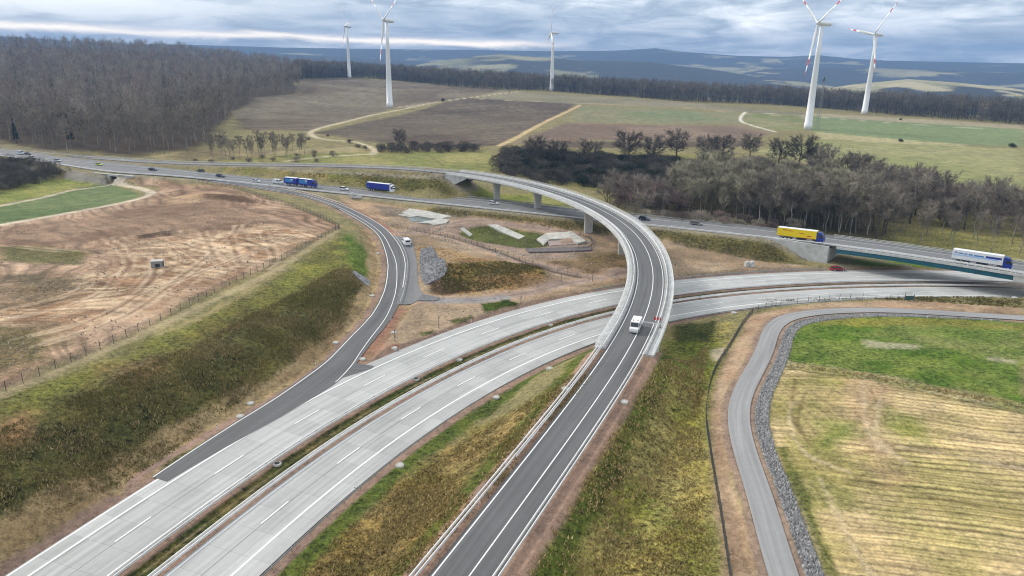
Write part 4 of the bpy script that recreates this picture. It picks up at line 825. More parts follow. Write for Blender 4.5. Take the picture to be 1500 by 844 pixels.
# ---------------------------------------------------------------- trees
M_BARK = tree_mat('bark', (.25, .235, .205)); M_BARK_D = tree_mat('dark_bark', (.075, .066, .056))
M_TWIG = tree_mat('twigs', (.225, .196, .160)); M_TWIG_D = tree_mat('dark_twigs', (.10, .09, .074)); M_TWIG_P = tree_mat('pale_twigs', (.30, .275, .20))
M_TWIG_R = tree_mat('reddish_twigs', (.21, .160, .138)); M_TWIG_L = tree_mat('light_twigs', (.285, .255, .215)); M_TWIG_M = tree_mat('dim_twigs', (.17, .155, .135)); M_NEEDLE = tree_mat('needles', (.022, .040, .026)); M_IVY = tree_mat('ivy_leaves', (.030, .042, .022))

class TM:
    def __init__(s): s.v = []; s.f = []
    def limb(s, p, q, r0, r1, n=4):
        p, q = np.array(p, float), np.array(q, float); d = q-p; L = np.linalg.norm(d)+1e-9; d /= L
        u = np.cross(d, (0, 0, 1.0) if abs(d[2]) < .9 else (1.0, 0, 0)); u /= np.linalg.norm(u); w = np.cross(d, u); b = len(s.v)
        for c, r in ((p, r0), (q, r1)):
            for i in range(n): t = 2*math.pi*i/n; s.v.append(c+r*(math.cos(t)*u+math.sin(t)*w))
        for i in range(n):
            a, c = i, (i+1) % n; s.f += [(b+a, b+c, b+n+c), (b+a, b+n+c, b+n+a)]
    def sliver(s, p, d, L, w, rg):
        d = d/(np.linalg.norm(d)+1e-9); u = np.cross(d, rg.normal(size=3)); u /= np.linalg.norm(u)+1e-9; b = len(s.v)
        s.v += [p-u*w/2, p+u*w/2, p+d*L]; s.f.append((b, b+1, b+2))
    def mesh(s, name, mat): return fast_mesh(name, np.array(s.v), np.array(s.f), mat)

def bare_tree(seed, h, cr, base, nlimb=14, nsub=5, ntw=1400, tl=1.3, tw=.07, up=.6, r0=.28, stems=1, fork=.7):
    """leafless tree: tapering trunk, limbs that bend upward, sub-branches and many fine twigs"""
    rg = np.random.default_rng(seed); T = TM(); C = TM(); tips = []
    for st in range(stems):
        x = np.array([0., 0, -.3])+(rg.normal(size=3)*(.5 if stems > 1 else 0))*np.array([1, 1, 0]); pts = [x]; lean = rg.normal(size=3)*(.10 if stems > 1 else .03); lean[2] = 0
        k = 6; top = h*fork
        for i in range(1, k+1): pts.append(np.array([x[0], x[1], 0])+lean*top*i/k*1.3+np.array([*(rg.normal(size=2)*.012*h), top*i/k]))
        rad = [r0*(1-.8*i/k) for i in range(k+1)]
        for i in range(k): T.limb(pts[i], pts[i+1], rad[i], rad[i+1], 6)
        for j in range(max(3, nlimb//stems)):
            f = base+(fork-base)*((j+.5)/max(3, nlimb//stems)); z = f*h; i = min(k-1, int(z/top*k)); t = z/top*k-i; p = pts[i]+(pts[i+1]-pts[i])*t
            a = j*2.4+rg.uniform(-.5, .5); rel = (f-base)/(1-base); R = cr*math.sqrt(max(.08, 1-(1.5*rel-.55)**2))*rg.uniform(.75, 1.1)
            z2 = min(h*rg.uniform(.93, 1.0), z+R*up*(.3+1.3*rel)+(h-z)*(.08+.25*max(0, up-.5))); q = np.array([p[0]+R*math.cos(a), p[1]+R*math.sin(a), z2]); m = p+(q-p)*.5+np.array([0, 0, -.08*R])
            ra = max(.035, rad[i]*.5); C.limb(p, m, ra, ra*.6); C.limb(m, q, ra*.6, .02, 3); tips.append((p, m, q))
            for _ in range(nsub):
                u = rg.uniform(.3, .95); b = p+(m-p)*u*2 if u < .5 else m+(q-m)*(u-.5)*2
                d = (q-p)/np.linalg.norm(q-p)+rg.normal(size=3)*.6; d[2] += .35; L = cr*rg.uniform(.3, .6); e = b+d/np.linalg.norm(d)*L; e[2] = min(e[2], h)
                C.limb(b, e, .04, .012, 3); tips.append((b, (b+e)/2, e))
        e = pts[-1]+np.array([0, 0, h*(1-fork)*.95]); C.limb(pts[-1], e, rad[-1], .015, 4); tips.append((pts[-1], (pts[-1]+e)/2, e))
    for _ in range(ntw):
        p, m, q = tips[rg.integers(len(tips))]; u = rg.uniform(.25, 1.05); b = m+(q-m)*(u-.5)*2 if u > .5 else p+(m-p)*u*2
        d = (q-p)/(np.linalg.norm(q-p)+1e-9)*.8+rg.normal(size=3)*.75; d[2] += .3*up
        C.sliver(b+rg.normal(size=3)*.1, d, tl*rg.uniform(.5, 1.4), tw*rg.uniform(.6, 1.3), rg)
    return T, C
def shrub(seed, h, r, n=900, tl=.9, tw=.07, stems=14):
    rg = np.random.default_rng(seed); T = TM(); C = TM()
    for j in range(stems):
        a = rg.uniform(0, 2*math.pi); q = np.array([r*.7*rg.uniform(.2, 1)*math.cos(a), r*.7*rg.uniform(.2, 1)*math.sin(a), h*rg.uniform(.5, .95)]); T.limb((q[0]*.2, q[1]*.2, -.2), q, .05, .015, 3)
    lob = [(rg.normal(size=3)*np.array([.5, .5, .18])*r*np.array([1, 1, h/r])+np.array([0, 0, h*.5]), rg.uniform(.45, .75)) for _ in range(7)]
    for _ in range(n):
        c, s = lob[rg.integers(7)]; d = rg.normal(size=3); d /= np.linalg.norm(d); p = c+d*np.array([r, r, h*.5])*s*rg.uniform(.5, 1)**.5; p[2] = abs(p[2]) % h
        C.sliver(p, d+np.array([0, 0, .6])+rg.normal(size=3)*.4, tl*rg.uniform(.5, 1.4), tw*rg.uniform(.6, 1.5), rg)
    return T, C
def conifer(seed, h, r, n=900):
    rg = np.random.default_rng(seed); T = TM(); C = TM(); T.limb((0, 0, -.3), (0, 0, h*.97), .25, .03, 5)
    for _ in range(n):
        f = rg.uniform(.12, 1)**.8; a = rg.uniform(0, 6.283); R = r*(1-f)*rg.uniform(.4, 1.1)+.15; p = np.array([R*.4*math.cos(a), R*.4*math.sin(a), f*h]); C.sliver(p, np.array([math.cos(a), math.sin(a), -.25]), R*.8+.3, .45, rg)
    return T, C
def joined(name, TC, mt, mc):
    T, C = TC; v = np.array(T.v+C.v); f = np.array(T.f+[tuple(i+len(T.v) for i in t) for t in C.f]); me = fast_mesh(name, v, f, [mt, mc])
    me.polygons.foreach_set('material_index', np.r_[np.zeros(len(T.f), np.int32), np.ones(len(C.f), np.int32)]); return me
def pair(name, TC, mt, mc): return (TC[0].mesh(name+'_trunk', mt), TC[1].mesh(name+'_crown', mc))
def plant(kind, pr, x, y, s, label, cat, group=None, sink=0.0, sz=None):
    """one tree with trunk and crown of its own"""
    r = empty(kind, (x, y, hT(x, y)-sink), random.uniform(0, 6.28), label, cat, group); r.scale = (s, s, sz or s*random.uniform(.9, 1.12))
    link('trunk', pr[0], r); link('crown', pr[1], r); return r
def plant1(kind, me, x, y, z, s, label, cat, group):
    o = link(kind, me, None, (x, y, z), random.uniform(0, 6.28)); o.scale = (s, s, s*random.uniform(.9, 1.15)); tag(o, label, cat, group); return o
def scatter(poly, gap, n=4000, seed=1, inset=0.0):
    rg = np.random.default_rng(seed); P = np.array(poly); lo, hi = P.min(0), P.max(0); C = rg.uniform(lo, hi, (n, 2)); C = C[sdist(C[:, 0], C[:, 1], poly) < -inset]; out = []; cell = {}
    for x, y in C:
        k = (int(x//gap), int(y//gap))
        if all((x-a)**2+(y-b)**2 > gap*gap for i in (-1, 0, 1) for j in (-1, 0, 1) for a, b in cell.get((k[0]+i, k[1]+j), ())): cell.setdefault(k, []).append((x, y)); out.append((x, y))
    return out

# forest on the left: the trees along its front as individuals, the rest as one wood
F_TALL = [joined('forest_tree', bare_tree(100+k, 22+k % 3*2, 4.2+.4*(k % 3), .40, 16, 5, 900, 1.7, .15, .8, .26, fork=.84), M_BARK, M_TWIG) for k in range(6)]
F_CONI = joined('conifer', conifer(140, 23, 3.6), M_BARK_D, M_NEEDLE)
FP = [(-374.3,497.5),(-353.2,494),(-302.4,457.9),(-264.9,445.9),(-230,436),(-206.6,435),(-198.1,444.5),(-211.5,495.6),(-237.5,584.2),(-271.8,709.8),(-301.2,846.1),(-299,920.9),(-285.6,978.6),(-324.5,1115.3)]+[(-470, 1620), (-300, 2100), (-380, 2500), (-1500, 2500), (-1500, 1200), (-700, 640)]
cand = scatter(FP, 7.2, 90000, 5, 1.0); cand.sort(key=lambda p: math.hypot(*p))
FPn = np.array([c for c in cand]); edge = -sdist(FPn[:, 0], FPn[:, 1], FP); rr_ = np.hypot(FPn[:, 0], FPn[:, 1])
infr = np.abs(np.degrees(np.arctan2(FPn[:, 0], FPn[:, 1]))+18) < 20
score = edge*3+rr_*.12; score[~infr] = 1e9; order = np.argsort(score); FZ = terrain(FPn[:, 0], FPn[:, 1])
front = set(order[:290].tolist())
for n_, k in enumerate(order[:290]):
    x, y = FPn[k]; c = (n_ % 41 == 7)
    plant1('conifer' if c else 'forest_tree', F_CONI if c else F_TALL[n_ % 6], x, y, FZ[k], random.uniform(.75, 1.05),
           'dark green conifer standing among bare trees on the front edge of the left wood' if c else 'tall bare grey brown tree on the front edge of the wood at left',
           'tree', 'dark conifers in the left wood' if c else 'bare trees along the front of the left wood')
def light_tree(seed, h, cr, n=150):
    rg = np.random.default_rng(seed); T = TM(); C = TM(); T.limb((0, 0, -.5), (0, 0, h*.85), .3, .08, 3)
    for _ in range(n):
        d = rg.normal(size=3); d /= np.linalg.norm(d); p = d*np.array([cr, cr, h*.33])*rg.uniform(.3, 1)+np.array([0, 0, h*.65]); C.sliver(p, d*.6+np.array([0, 0, .9])+rg.normal(size=3)*.4, h*.10, .34, rg)
    for _ in range(34): p = np.array([*(rg.normal(size=2)*cr*.55), rg.uniform(.03, .42)*h]); C.sliver(p, np.array([0, 0, 1.])+rg.normal(size=3)*.35, h*.12, .3, rg)
    return T, C
def wood(name, pts, zs, protos, mats, sc=(.8, 1.1), seed=3):
    """a whole wood as one object"""
    rg = np.random.default_rng(seed); V = []; F = []; MI = []; b = 0
    arr = [(np.array(T.v+C.v), np.array(T.f+[tuple(i+len(T.v) for i in t) for t in C.f]), len(T.f), ct) for (T, C), ct in protos]
    for (x, y), z in zip(pts, zs):
        v, f, nt, ct = arr[rg.choice(len(arr), p=WP)]; a = rg.uniform(0, 6.28); s = rg.uniform(*sc); R = np.array([[math.cos(a), -math.sin(a), 0], [math.sin(a), math.cos(a), 0], [0, 0, 1]])
        V.append((v*s) @ R.T+np.array([x, y, z])); F.append(f+b); b += len(v); mi = np.full(len(f), ct, np.int32); mi[:nt] = 0; MI.append(mi)
    me = fast_mesh(name, np.vstack(V), np.vstack(F), mats); me.polygons.foreach_set('material_index', np.concatenate(MI)); return tag(link(name, me), kind='stuff')
LP = [(light_tree(300+k, 21+k, 4.3+.3*k), (1, 4, 5, 2, 1)[k]) for k in range(5)]+[(conifer(310, 23, 3.4, 160), 3)]
WP = [.23, .21, .2, .15, .14, .07]
rest = [k for k in range(len(FPn)) if k not in front and infr[k] and (rr_[k] < 900 or k % 2 == 0) and (rr_[k] < 1500 or k % 4 == 0)]
wood('forest', FPn[rest], FZ[rest], LP, [M_BARK, M_TWIG, M_TWIG_R, M_NEEDLE, M_TWIG_L, M_TWIG_M], (.72, 1.22))
# the belt of wood along the far edge of the plateau
edge_px = [(-344.3,1169.3),(-336.1,1500.8),(-246.3,1444.7),(-136.1,1284.9),(-61.9,1228.4),(-13.8,1207.6),(61.3,1231.9),(157.2,1161.3),(247.5,1082.4),(350,1087.1),(418.1,1053.6),(465,972.9),(491.3,896.8),(525,841.9),(556.9,796.1),(586.6,738)]
EL = np.array(spline([(a, b, 0) for a, b in edge_px], 12)); rg = np.random.default_rng(12); bp_ = []
for k in range(3600):
    i = rg.integers(len(EL)-1); p = EL[i, :2]+(EL[i+1, :2]-EL[i, :2])*rg.uniform(); u = p/np.linalg.norm(p); w = 110 if p[0] > 60 else 140; q = p+u*(4+w*rg.uniform()**.8)+rg.normal(size=2)*2
    bp_.append(q)
bp_ = np.array(bp_); WP = [.28, .25, .2, .12, .12, .03]; wood('forest', bp_, terrain(bp_[:, 0], bp_[:, 1]), LP, [M_BARK_D, M_TWIG_M, M_TWIG, M_NEEDLE, M_TWIG_M, M_TWIG_M], (.9, 1.3), 4)

# thicket and trees beyond the old motorway
T_ROUND = [pair('round_tree', bare_tree(200+k, 15, 5.8, .22, 26, 8, 3600, 1.5, .12, .55, .42, fork=.74), M_BARK_D, M_TWIG_D) for k in range(3)]
T_SLIM = [pair('slim_tree', bare_tree(210+k, 15, 2.6, .36, 14, 5, 1300, 1.2, .10, 1.0, .2, fork=.85), M_BARK, M_TWIG) for k in range(3)]
T_PALE = [pair('pale_tree', bare_tree(220+k, 12, 2.5, .25, 16, 6, 1700, 1.2, .11, 1.3, .15, fork=.85), M_BARK, M_TWIG_P) for k in range(3)]
T_DARK = [pair('dark_tree', bare_tree(230+k, 14, 3.6, .34, 16, 6, 1900, 1.4, .11, .8, .26, fork=.75), M_BARK_D, M_TWIG) for k in range(3)]
T_MULTI = [pair('spreading_tree', bare_tree(240+k, 10, 4.2, .16, 21, 6, 2400, 1.3, .11, .6, .18, 3, fork=.6), M_BARK_D, M_TWIG_R if k == 1 else M_TWIG) for k in range(3)]
S_DARK = [pair('dark_shrub', shrub(250+k, 5.0, 4.2, 1500, 1.0, .12), M_BARK_D, M_TWIG_D) for k in range(3)]
S_BROWN = [pair('brown_shrub', shrub(260+k, 3.6, 3.0, 1100, .9, .09), M_BARK_D, (M_TWIG, M_TWIG_R, M_TWIG_P)[k]) for k in range(3)]
S_EVER = pair('evergreen_shrub', shrub(270, 5, 4, 1500, .9, .2), M_BARK_D, M_IVY)
rounds = [(12.6,434.1),(26.5,429.6),(44.8,423.9),(73.1,457.9),(90.4,468.5),(111.2,492.4),(129.4,482.9),(140.9,484.5),(165.6,504.2),(172.6,466.8),(182.2,456.9),(190.5,452.6),(201.4,420.1),(199.4,383.2),(209.2,371.9),(213.8,360.8)]
rl = ['round dark bare tree at the left end of the hedge row', 'second round bare tree of the hedge row with pale sky gaps', 'broad round bare tree rising out of the middle of the dark hedge', 'lone wide crowned bare tree before the red brown field', 'slim bare tree right of the lone wide crowned one', 'rounded bare tree third from the lattice mast side of the hedge row', 'bare tree by the red brown field edge, left one of a close pair', 'bare tree by the red brown field edge, right one of a close pair', 'small bare tree left of the clump under the biggest turbine', 'left tree of the three tree clump under the biggest wind turbine', 'middle tree of the three tree clump under the biggest wind turbine', 'right tree of the three tree clump under the biggest wind turbine', 'single domed bare tree in front of the yellow green meadow', 'low domed bare tree right of the single domed one by the meadow', 'small bare tree at the meadow edge, second from the far right', 'last small bare tree at the meadow edge toward the far right']
for k, (x, y) in enumerate(rounds): plant('bare_tree', T_ROUND[k % 3], x, y, (1.15, 1.1, 1.25, 1.35, 1.2, 1.3, 1.2, 1.2, 1.05, 1.25, 1.35, 1.2, 1.0, .95, .8, .75)[k], rl[k], 'tree', 'round bare trees along the hedge row')
def fill(kind, pr, poly, gap, s, label, cat, group, seed, n=3000, sink=0):
    for k, (x, y) in enumerate(scatter(poly, gap, n, seed)): plant(kind, pr[k % len(pr)], x, y, random.uniform(*s), label, cat, group, sink)
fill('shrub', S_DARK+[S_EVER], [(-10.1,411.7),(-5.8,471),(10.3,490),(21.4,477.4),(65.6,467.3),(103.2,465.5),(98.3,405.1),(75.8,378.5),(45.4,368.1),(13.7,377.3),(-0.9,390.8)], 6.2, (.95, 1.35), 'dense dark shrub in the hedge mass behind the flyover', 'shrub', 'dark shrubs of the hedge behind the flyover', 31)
fill('shrub', S_DARK, [(-88.1,460.7),(-89.5,488),(-72.3,497.5),(-30.5,509.1),(-24,495.9),(-28.9,481.7),(-68,467.4)], 6.4, (.65, .9), 'dark low shrub in the hedge strip between ploughed field and meadow', 'shrub', 'dark shrubs of the hedge strip by the meadow', 32)
fill('shrub', S_DARK+[S_BROWN[0]], [(-244.3,321.6),(-241.6,331.1),(-239.8,347.9),(-246.4,370.1),(-238.6,377),(-244.2,383.8),(-259.9,390.9),(-278.1,401.6),(-295.2,409.4),(-309.1,412.2)], 6.4, (.85, 1.3), 'dark leafless shrub in the clump at the left edge below the old motorway', 'shrub', 'dark shrubs at the left edge', 33)
fill('pale_tree', T_PALE, [(77.5,343.3),(87.6,366.3),(114.1,384.9),(131.4,359.6),(138.1,336.4),(131,302.4),(112.1,287.1),(95.9,298.8),(75.2,310.8)], 5.0, (1.05, 1.5), 'slender young tree with pale yellowish twigs in the thicket', 'tree', 'pale young trees in the thicket', 34)
fill('pale_tree', T_PALE, [(138.1,336.4),(160.5,339),(155.8,308.1),(135.5,273.7),(122.3,284.3)], 6, (1.2, 1.6), 'taller pale twigged tree behind the yellow truck', 'tree', 'tall pale trees behind the yellow truck', 35)
fill('dark_tree', T_DARK+T_SLIM, [(96.3,290.7),(118.8,282.7),(144.2,266.8),(151.6,281.5),(149,293.7),(129.4,302.3),(103.8,305.3)], 4.6, (1.05, 1.4), 'dark straight bare trunk tree in the row along the motorway fence', 'tree', 'dark straight trees beside the old motorway', 36)
fill('spreading_tree', T_MULTI, [(42.9,331.8),(55.2,308.7),(70.2,301.6),(79.5,330.1),(84.3,375.5),(104.5,423.4),(142.9,429.2),(134.8,391.7),(85.5,356.7),(57.4,353.1)], 7, (.9, 1.35), 'spreading many stemmed bare tree in the left part of the thicket', 'tree', 'spreading trees in the left thicket', 37)
fill('spreading_tree', T_MULTI+T_DARK, [(161,391.1),(190,388.6),(200,351.3),(222.6,343.7),(234.3,312.8),(202.7,267.6),(188.6,287.7),(169,298.7),(157.3,311.1),(148.1,340.8)], 7.6, (.95, 1.5), 'brown bare spreading tree in the dense right part of the thicket', 'tree', 'spreading trees in the right thicket', 38)
fill('slim_tree', T_SLIM, [(145.4,269.2),(165.7,258.6),(180.4,242.8),(192,259.7),(180.9,275.2),(160.9,288.7)], 8.5, (.75, 1.05), 'thin bare tree standing in the grassy gap above the right bridge', 'tree', 'thin trees in the grassy gap', 39)
fill('shrub', S_BROWN, [(44.7,321),(57.4,281.8),(80.3,265.4),(115.9,275.1),(118.8,282.7),(89.9,298.2),(62.8,309.4),(51.3,334.6)], 7, (.8, 1.2), 'low brown shrub on the verge along the far side of the old motorway', 'shrub', 'low brown shrubs beside the old motorway', 40)
fill('shrub', S_BROWN+S_DARK[:1], [(107.8,437.4),(161.7,474.3),(186.9,436.1),(196.5,378.9),(180.2,367.4),(150.7,393.9),(116.5,407.7)], 9, (1.0, 1.5), 'brown tangled shrub under the round trees of the hedge row', 'shrub', 'brown shrubs under the hedge row', 41)
fill('slim_tree', T_SLIM, [(-181,424),(-168.4,416.6),(-136.2,428.8),(-126.6,446),(-139.2,467.8),(-152.1,452.7),(-168.6,439.1),(-186.2,441.2)], 6.5, (.6, .95), 'slim bare tree on the rough grass in front of the left wood', 'tree', 'slim trees before the left wood', 42)
fill('shrub', S_BROWN[:1], [(-187.7,406.4),(-116.8,417.4),(-108.3,449.5),(-123.5,458.4),(-136.2,428.8),(-181.7,419.9)], 11, (.4, .8), 'small brown bush on the rough grass near the left wood', 'shrub', 'small bushes before the left wood', 43)
for (x, y), s, l, pr in zip([(-95,971),(-50.4,1000.8),(-7.8,1154.6),(-78,491.8),(327.5,611.8),(397.1,574.4),(447.3,845.6),(998.6,2756.3),(-146.7,514.1),(-139.3,539),(-115.3,504.1),(-104.7,483.4),(-99,477.7)], (.75, .25, .3, .75, .5, .7, .45, .6, .35, .35, .5, .5, .45), ['lone dark bushy tree beside the pale track on the ploughed field', 'tiny bush on the pale track right of the lone dark tree', 'small bush at the far end of the pale field track', 'lone thin bare tree standing above the low hedge strip', 'small dark tree on the pale strip of the green field', 'small dark bush at the far right edge of the green field', 'tiny bush near the foot of the rightmost wind turbine', 'dark bush just in front of the far wood left of the biggest turbine', 'small bush inside the bend of the pale track, leftmost', 'small bush inside the bend of the pale track, second from left', 'round bush inside the pale track bend, middle', 'dark bush at the inner tip of the pale track bend', 'dark bush next to the outer tip of the pale track bend'], [S_EVER, S_EVER, S_EVER, T_ROUND[0], S_EVER, S_EVER, S_EVER, S_EVER, S_DARK[0], S_DARK[1], S_DARK[2], S_DARK[0], S_DARK[1]]):
    plant('bare_tree' if 'tree' in l.split(' ')[1:4] and 'bare' in l else 'bush', pr, x, y, s, l, 'tree' if ' tree' in l[:24] else 'bush')

# rough tufts on the banks: dry stalks and grass too many to count
def tufts(name, polys, n, h, w, cols, seed):
    rg = np.random.default_rng(seed); VV = []; CC = []
    for poly, share in polys:
        P = np.array(poly); m = int(n*share*3); C = rg.uniform(P.min(0), P.max(0), (m, 2)); C = C[sdist(C[:, 0], C[:, 1], poly) < -.5]
        C = C[fbm(C[:, 0], C[:, 1], 5, 3, 2) > rg.uniform(.25, .6, len(C))]; z = terrain(C[:, 0], C[:, 1]); k = len(C)
        for _ in range(4):
            a = rg.uniform(0, 6.28, k); hh = h*rg.uniform(.4, 1.25, k); ww = w*rg.uniform(.5, 1.4, k); o = rg.normal(size=(k, 2))*.3
            tx, ty = rg.normal(size=(2, k))*hh*.5; bx, by = C[:, 0]+o[:, 0], C[:, 1]+o[:, 1]
            tri = np.stack([np.stack([bx-ww*np.cos(a), by-ww*np.sin(a), z-.08], 1), np.stack([bx+ww*np.cos(a), by+ww*np.sin(a), z-.08], 1), np.stack([bx+tx, by+ty, z+hh], 1)], 1); VV.append(tri.reshape(-1, 3))
            q = (fbm(C[:, 0], C[:, 1], 9, 3, 44)*.6+rg.uniform(0, .4, k))*(len(cols)-1); i0 = np.clip(q.astype(int), 0, len(cols)-2); t = (q-i0)[:, None]; ca = np.array(cols); c = ca[i0]*(1-t)+ca[i0+1]*t; CC.append(np.repeat(c*rg.uniform(.7, 1.3, (k, 1)), 3, 0))
    V = np.vstack(VV); me = fast_mesh(name, V, np.arange(len(V)).reshape(-1, 3), M_TUFT, np.vstack(CC)); return tag(link(name, me), kind='stuff')
M_TUFT = bpy.data.materials.new('dry_grass'); M_TUFT.use_nodes = True; N = NT(M_TUFT.node_tree)
b = N.n('ShaderNodeBsdfPrincipled', i_Roughness=.9); b.inputs['Specular IOR Level'].default_value = .1; N.link(N.n('ShaderNodeAttribute', attribute_name='Col').outputs['Color'], b.inputs['Base Color']); N.link(b.outputs[0], N.n('ShaderNodeOutputMaterial').inputs[0])
SLOPE = [(-79,98.1),(-73.5,116.4),(-64.9,139.8),(-57.4,172),(-50.3,205.3),(-42.1,191.3),(-41,163.4),(-48.5,132.4),(-56.8,104.9),(-62.4,86),(-66.5,78.2)]+[(-70.1,69.5),(-79.2,84.9)]
tufts('dry_grass', [(SLOPE, 1)], 17000, .38, .10, [srgb(86, 88, 48), srgb(112, 110, 60), srgb(140, 128, 80), srgb(176, 154, 116), srgb(104, 112, 54)], 51)
tufts('dry_grass', [([(-27.3,75.3),(-19.2,93.2),(-5.7,113.8),(6.7,120.4),(17.8,129.7),(18.1,126.7),(8.4,108.3),(-1,88.6),(-11.3,70.7)], .45), ([(1.3,70.7),(9.1,87.4),(18.3,108.3),(29.9,132.7),(47.3,157.4),(34.6,114),(29.4,89),(26.3,74)], .5), ([(60.4,141.1),(76.3,132.1),(95.5,119.8),(93.5,116.8),(74.8,129.1),(57.9,138.2)], .05)], 17000, .34, .15, [srgb(124, 120, 62), srgb(164, 148, 92), srgb(186, 164, 116), srgb(146, 144, 76)], 52)
tufts('dry_grass', [([(-22.6,204.4),(8.7,219.8),(10.1,203.6),(-9.6,189.5),(-18.8,186.1)], .2), ([(-33.3,306.2),(26.9,278.5),(62.5,255.3),(88.9,237.2),(97.5,225.1),(84.3,229.5),(53,257.6),(-14.9,295.1)], .35), ([(-126.4,373.6),(-30.3,340.7),(-19.7,327),(-48.7,330.7),(-96.9,356.1)], .25), ([(64.1,191.8),(109.1,196.4),(142.5,188.1),(135.6,178.2),(110.1,184.3),(82.9,190.2)], .2)], 9000, .4, .17, [srgb(88, 86, 48), srgb(120, 112, 66), srgb(150, 132, 92)], 53)

# loose stones filling the strip beside the service track
def stone_mesh(name, P, r0, r1, cols, seed, mat, grp=None):
    rg = np.random.default_rng(seed); n = len(P); z = terrain(P[:, 0], P[:, 1]); r = rg.uniform(r0, r1, n); a = rg.uniform(0, 6.28, n); V = []
    for j in range(4): V.append(np.stack([P[:, 0]+r*np.cos(a+j*1.571)*rg.uniform(.7, 1.3, n), P[:, 1]+r*np.sin(a+j*1.571)*rg.uniform(.7, 1.3, n), z-.04], 1))
    for j in range(2): V.append(np.stack([P[:, 0]+r*.45*np.cos(a+j*3.14+.6), P[:, 1]+r*.45*np.sin(a+j*3.14+.6), z+r*rg.uniform(.5, 1.0, n)+.12*(mat is M_TUFT)], 1))
    V = np.stack(V, 1).reshape(-1, 3); F = np.array([(0, 1, 4), (1, 5, 4), (1, 2, 5), (2, 3, 5), (3, 4, 5), (3, 0, 4)]); F = (F[None]+6*np.arange(n)[:, None, None]).reshape(-1, 3)
    g = rg.uniform(.55, 1.35, (n, 1)); ca = np.array(cols)[rg.integers(len(cols), size=n)]; c = np.repeat(g*ca, 6, 0); return tag(link(name, fast_mesh(name, V, F, mat, c)), kind='stuff')
rg = np.random.default_rng(61); L = dense(TRACK, 2); n = 15000; s = rg.uniform(0, len(L)-2, n); i = s.astype(int); t = (s-i)[:, None]; A, B = off(L, 2.9), off(L, 5.1); w = rg.uniform(0, 1, (n, 1)); P = (A[i]*(1-w)+B[i]*w)*(1-t)+(A[i+1]*(1-w)+B[i+1]*w)*t
stone_mesh('gravel', P[P[:, 0] < 122, :2], .10, .26, [(.27, .265, .265), (.20, .20, .20), (.34, .335, .33)], 62, M_TUFT)
def in_poly(poly, n, seed, ns=5, lo=.3, hi=.6):
    rg = np.random.default_rng(seed); P = np.array(poly); C = rg.uniform(P.min(0), P.max(0), (n, 2)); C = C[sdist(C[:, 0], C[:, 1], poly) < 0]; return C[fbm(C[:, 0], C[:, 1], ns, 3, seed) > rg.uniform(lo, hi, len(C))]
stone_mesh('rubble', in_poly([(-30.9,233),(-28,238),(-24.9,225.8),(-19.4,202.9),(-20.2,200.8),(-24.5,192.6),(-27.2,203.3),(-29.6,217.4)], 5000, 71, 5, 0, .5), .15, .4, [(.20, .20, .21), (.26, .26, .265), (.14, .14, .145)], 72, M_TUFT)
_rb = in_poly([(-54.6,308.5),(-20.9,299.3),(31.1,266.1),(30.6,238.4),(2.1,224.8),(-27.6,251.2),(-47.9,268.8)], 9000, 73, 4, .46, .64); _rb = _rb[np.hypot(_rb[:, 0]-BUMPS[1][0], _rb[:, 1]-BUMPS[1][1]) > 24]
stone_mesh('rubble', _rb, .12, .32, [(.36, .38, .32), (.30, .25, .20), (.24, .20, .17)], 74, M_TUFT)
soil = np.vstack([in_poly([(-189.5,256.3),(-161.7,318.9),(-93,296.5),(-64.2,255),(-72.8,180.8),(-81.1,138.3),(-86.7,109.6)], 30000, 75, 7, .46, .66), in_poly([(-50.5,268.6),(2.4,284.5),(62.1,252.8),(81.3,234.2),(38.2,211.9),(-8.7,171.6),(-28.1,142.7),(-29.1,179.2)], 16000, 76, 6, .46, .66)])
for _l, _d in ((RAMP, 5.5), (MOTORWAY, 17.5), (FLYOVER[:FA+2], 5)): soil = soil[line_dist(soil[:, 0], soil[:, 1], _l)[0] > _d]
stone_mesh('soil_clods', soil[::5], .10, .30, [(.32, .25, .19), (.24, .18, .135)], 77, M_TUFT)

# ---------------------------------------------------------------- guard rails and fences
MWs = MW
guardrail('bright guardrail along the median beside the upper concrete carriageway', off(MWs, -2.3), 4.0, 'median guardrails', True, sides=(-1, 1))
guardrail('bright guardrail along the median beside the lower concrete carriageway', off(MWs, 2.3), 4.0, 'median guardrails', True, sides=(-1, 1))
i0 = nearest_i(MW, [(-21,103.3,0)][0])
guardrail('low dark guardrail on the outer red shoulder of the lower carriageway', off(MWs, 15.1)[:], 4.0, dark=True)
i1 = nearest_i(MW, [(28.9,189.7,0)][0]); i2 = nearest_i(MW, GIR_A)
guardrail('grey guardrail on the far side of the upper carriageway ahead of the green bridge', off(MWs, -16.2)[i1:i2], 4.0, dark=True)
fa2 = dense(FLYOVER[:FA+1], 2.5)
guardrail('twin bright guardrail on the left shoulder of the flyover ramp', off(fa2, -5.0), 4.0, 'guardrails on the ramp in front', True, sides=(1, -1)); guardrail('second inner guardrail close to the twin one on the left ramp shoulder', off(fa2, -4.55)[int(len(fa2)*.45):], 4.0, 'guardrails on the ramp in front')
guardrail('bright guardrail on the right shoulder of the flyover ramp', off(fa2, 3.95), 4.0, 'guardrails on the ramp in front', True, sides=(1, -1))
fb2 = dense(FLYOVER[FB:-8], 2.5); guardrail('grey guardrail on the far side of the embankment road beyond the flyover', off(fb2, 4.3), 4.0, 'guardrails beyond the flyover'); guardrail('grey guardrail on the near side of the embankment road beyond the flyover', off(fb2, -4.3), 4.0, 'guardrails beyond the flyover')
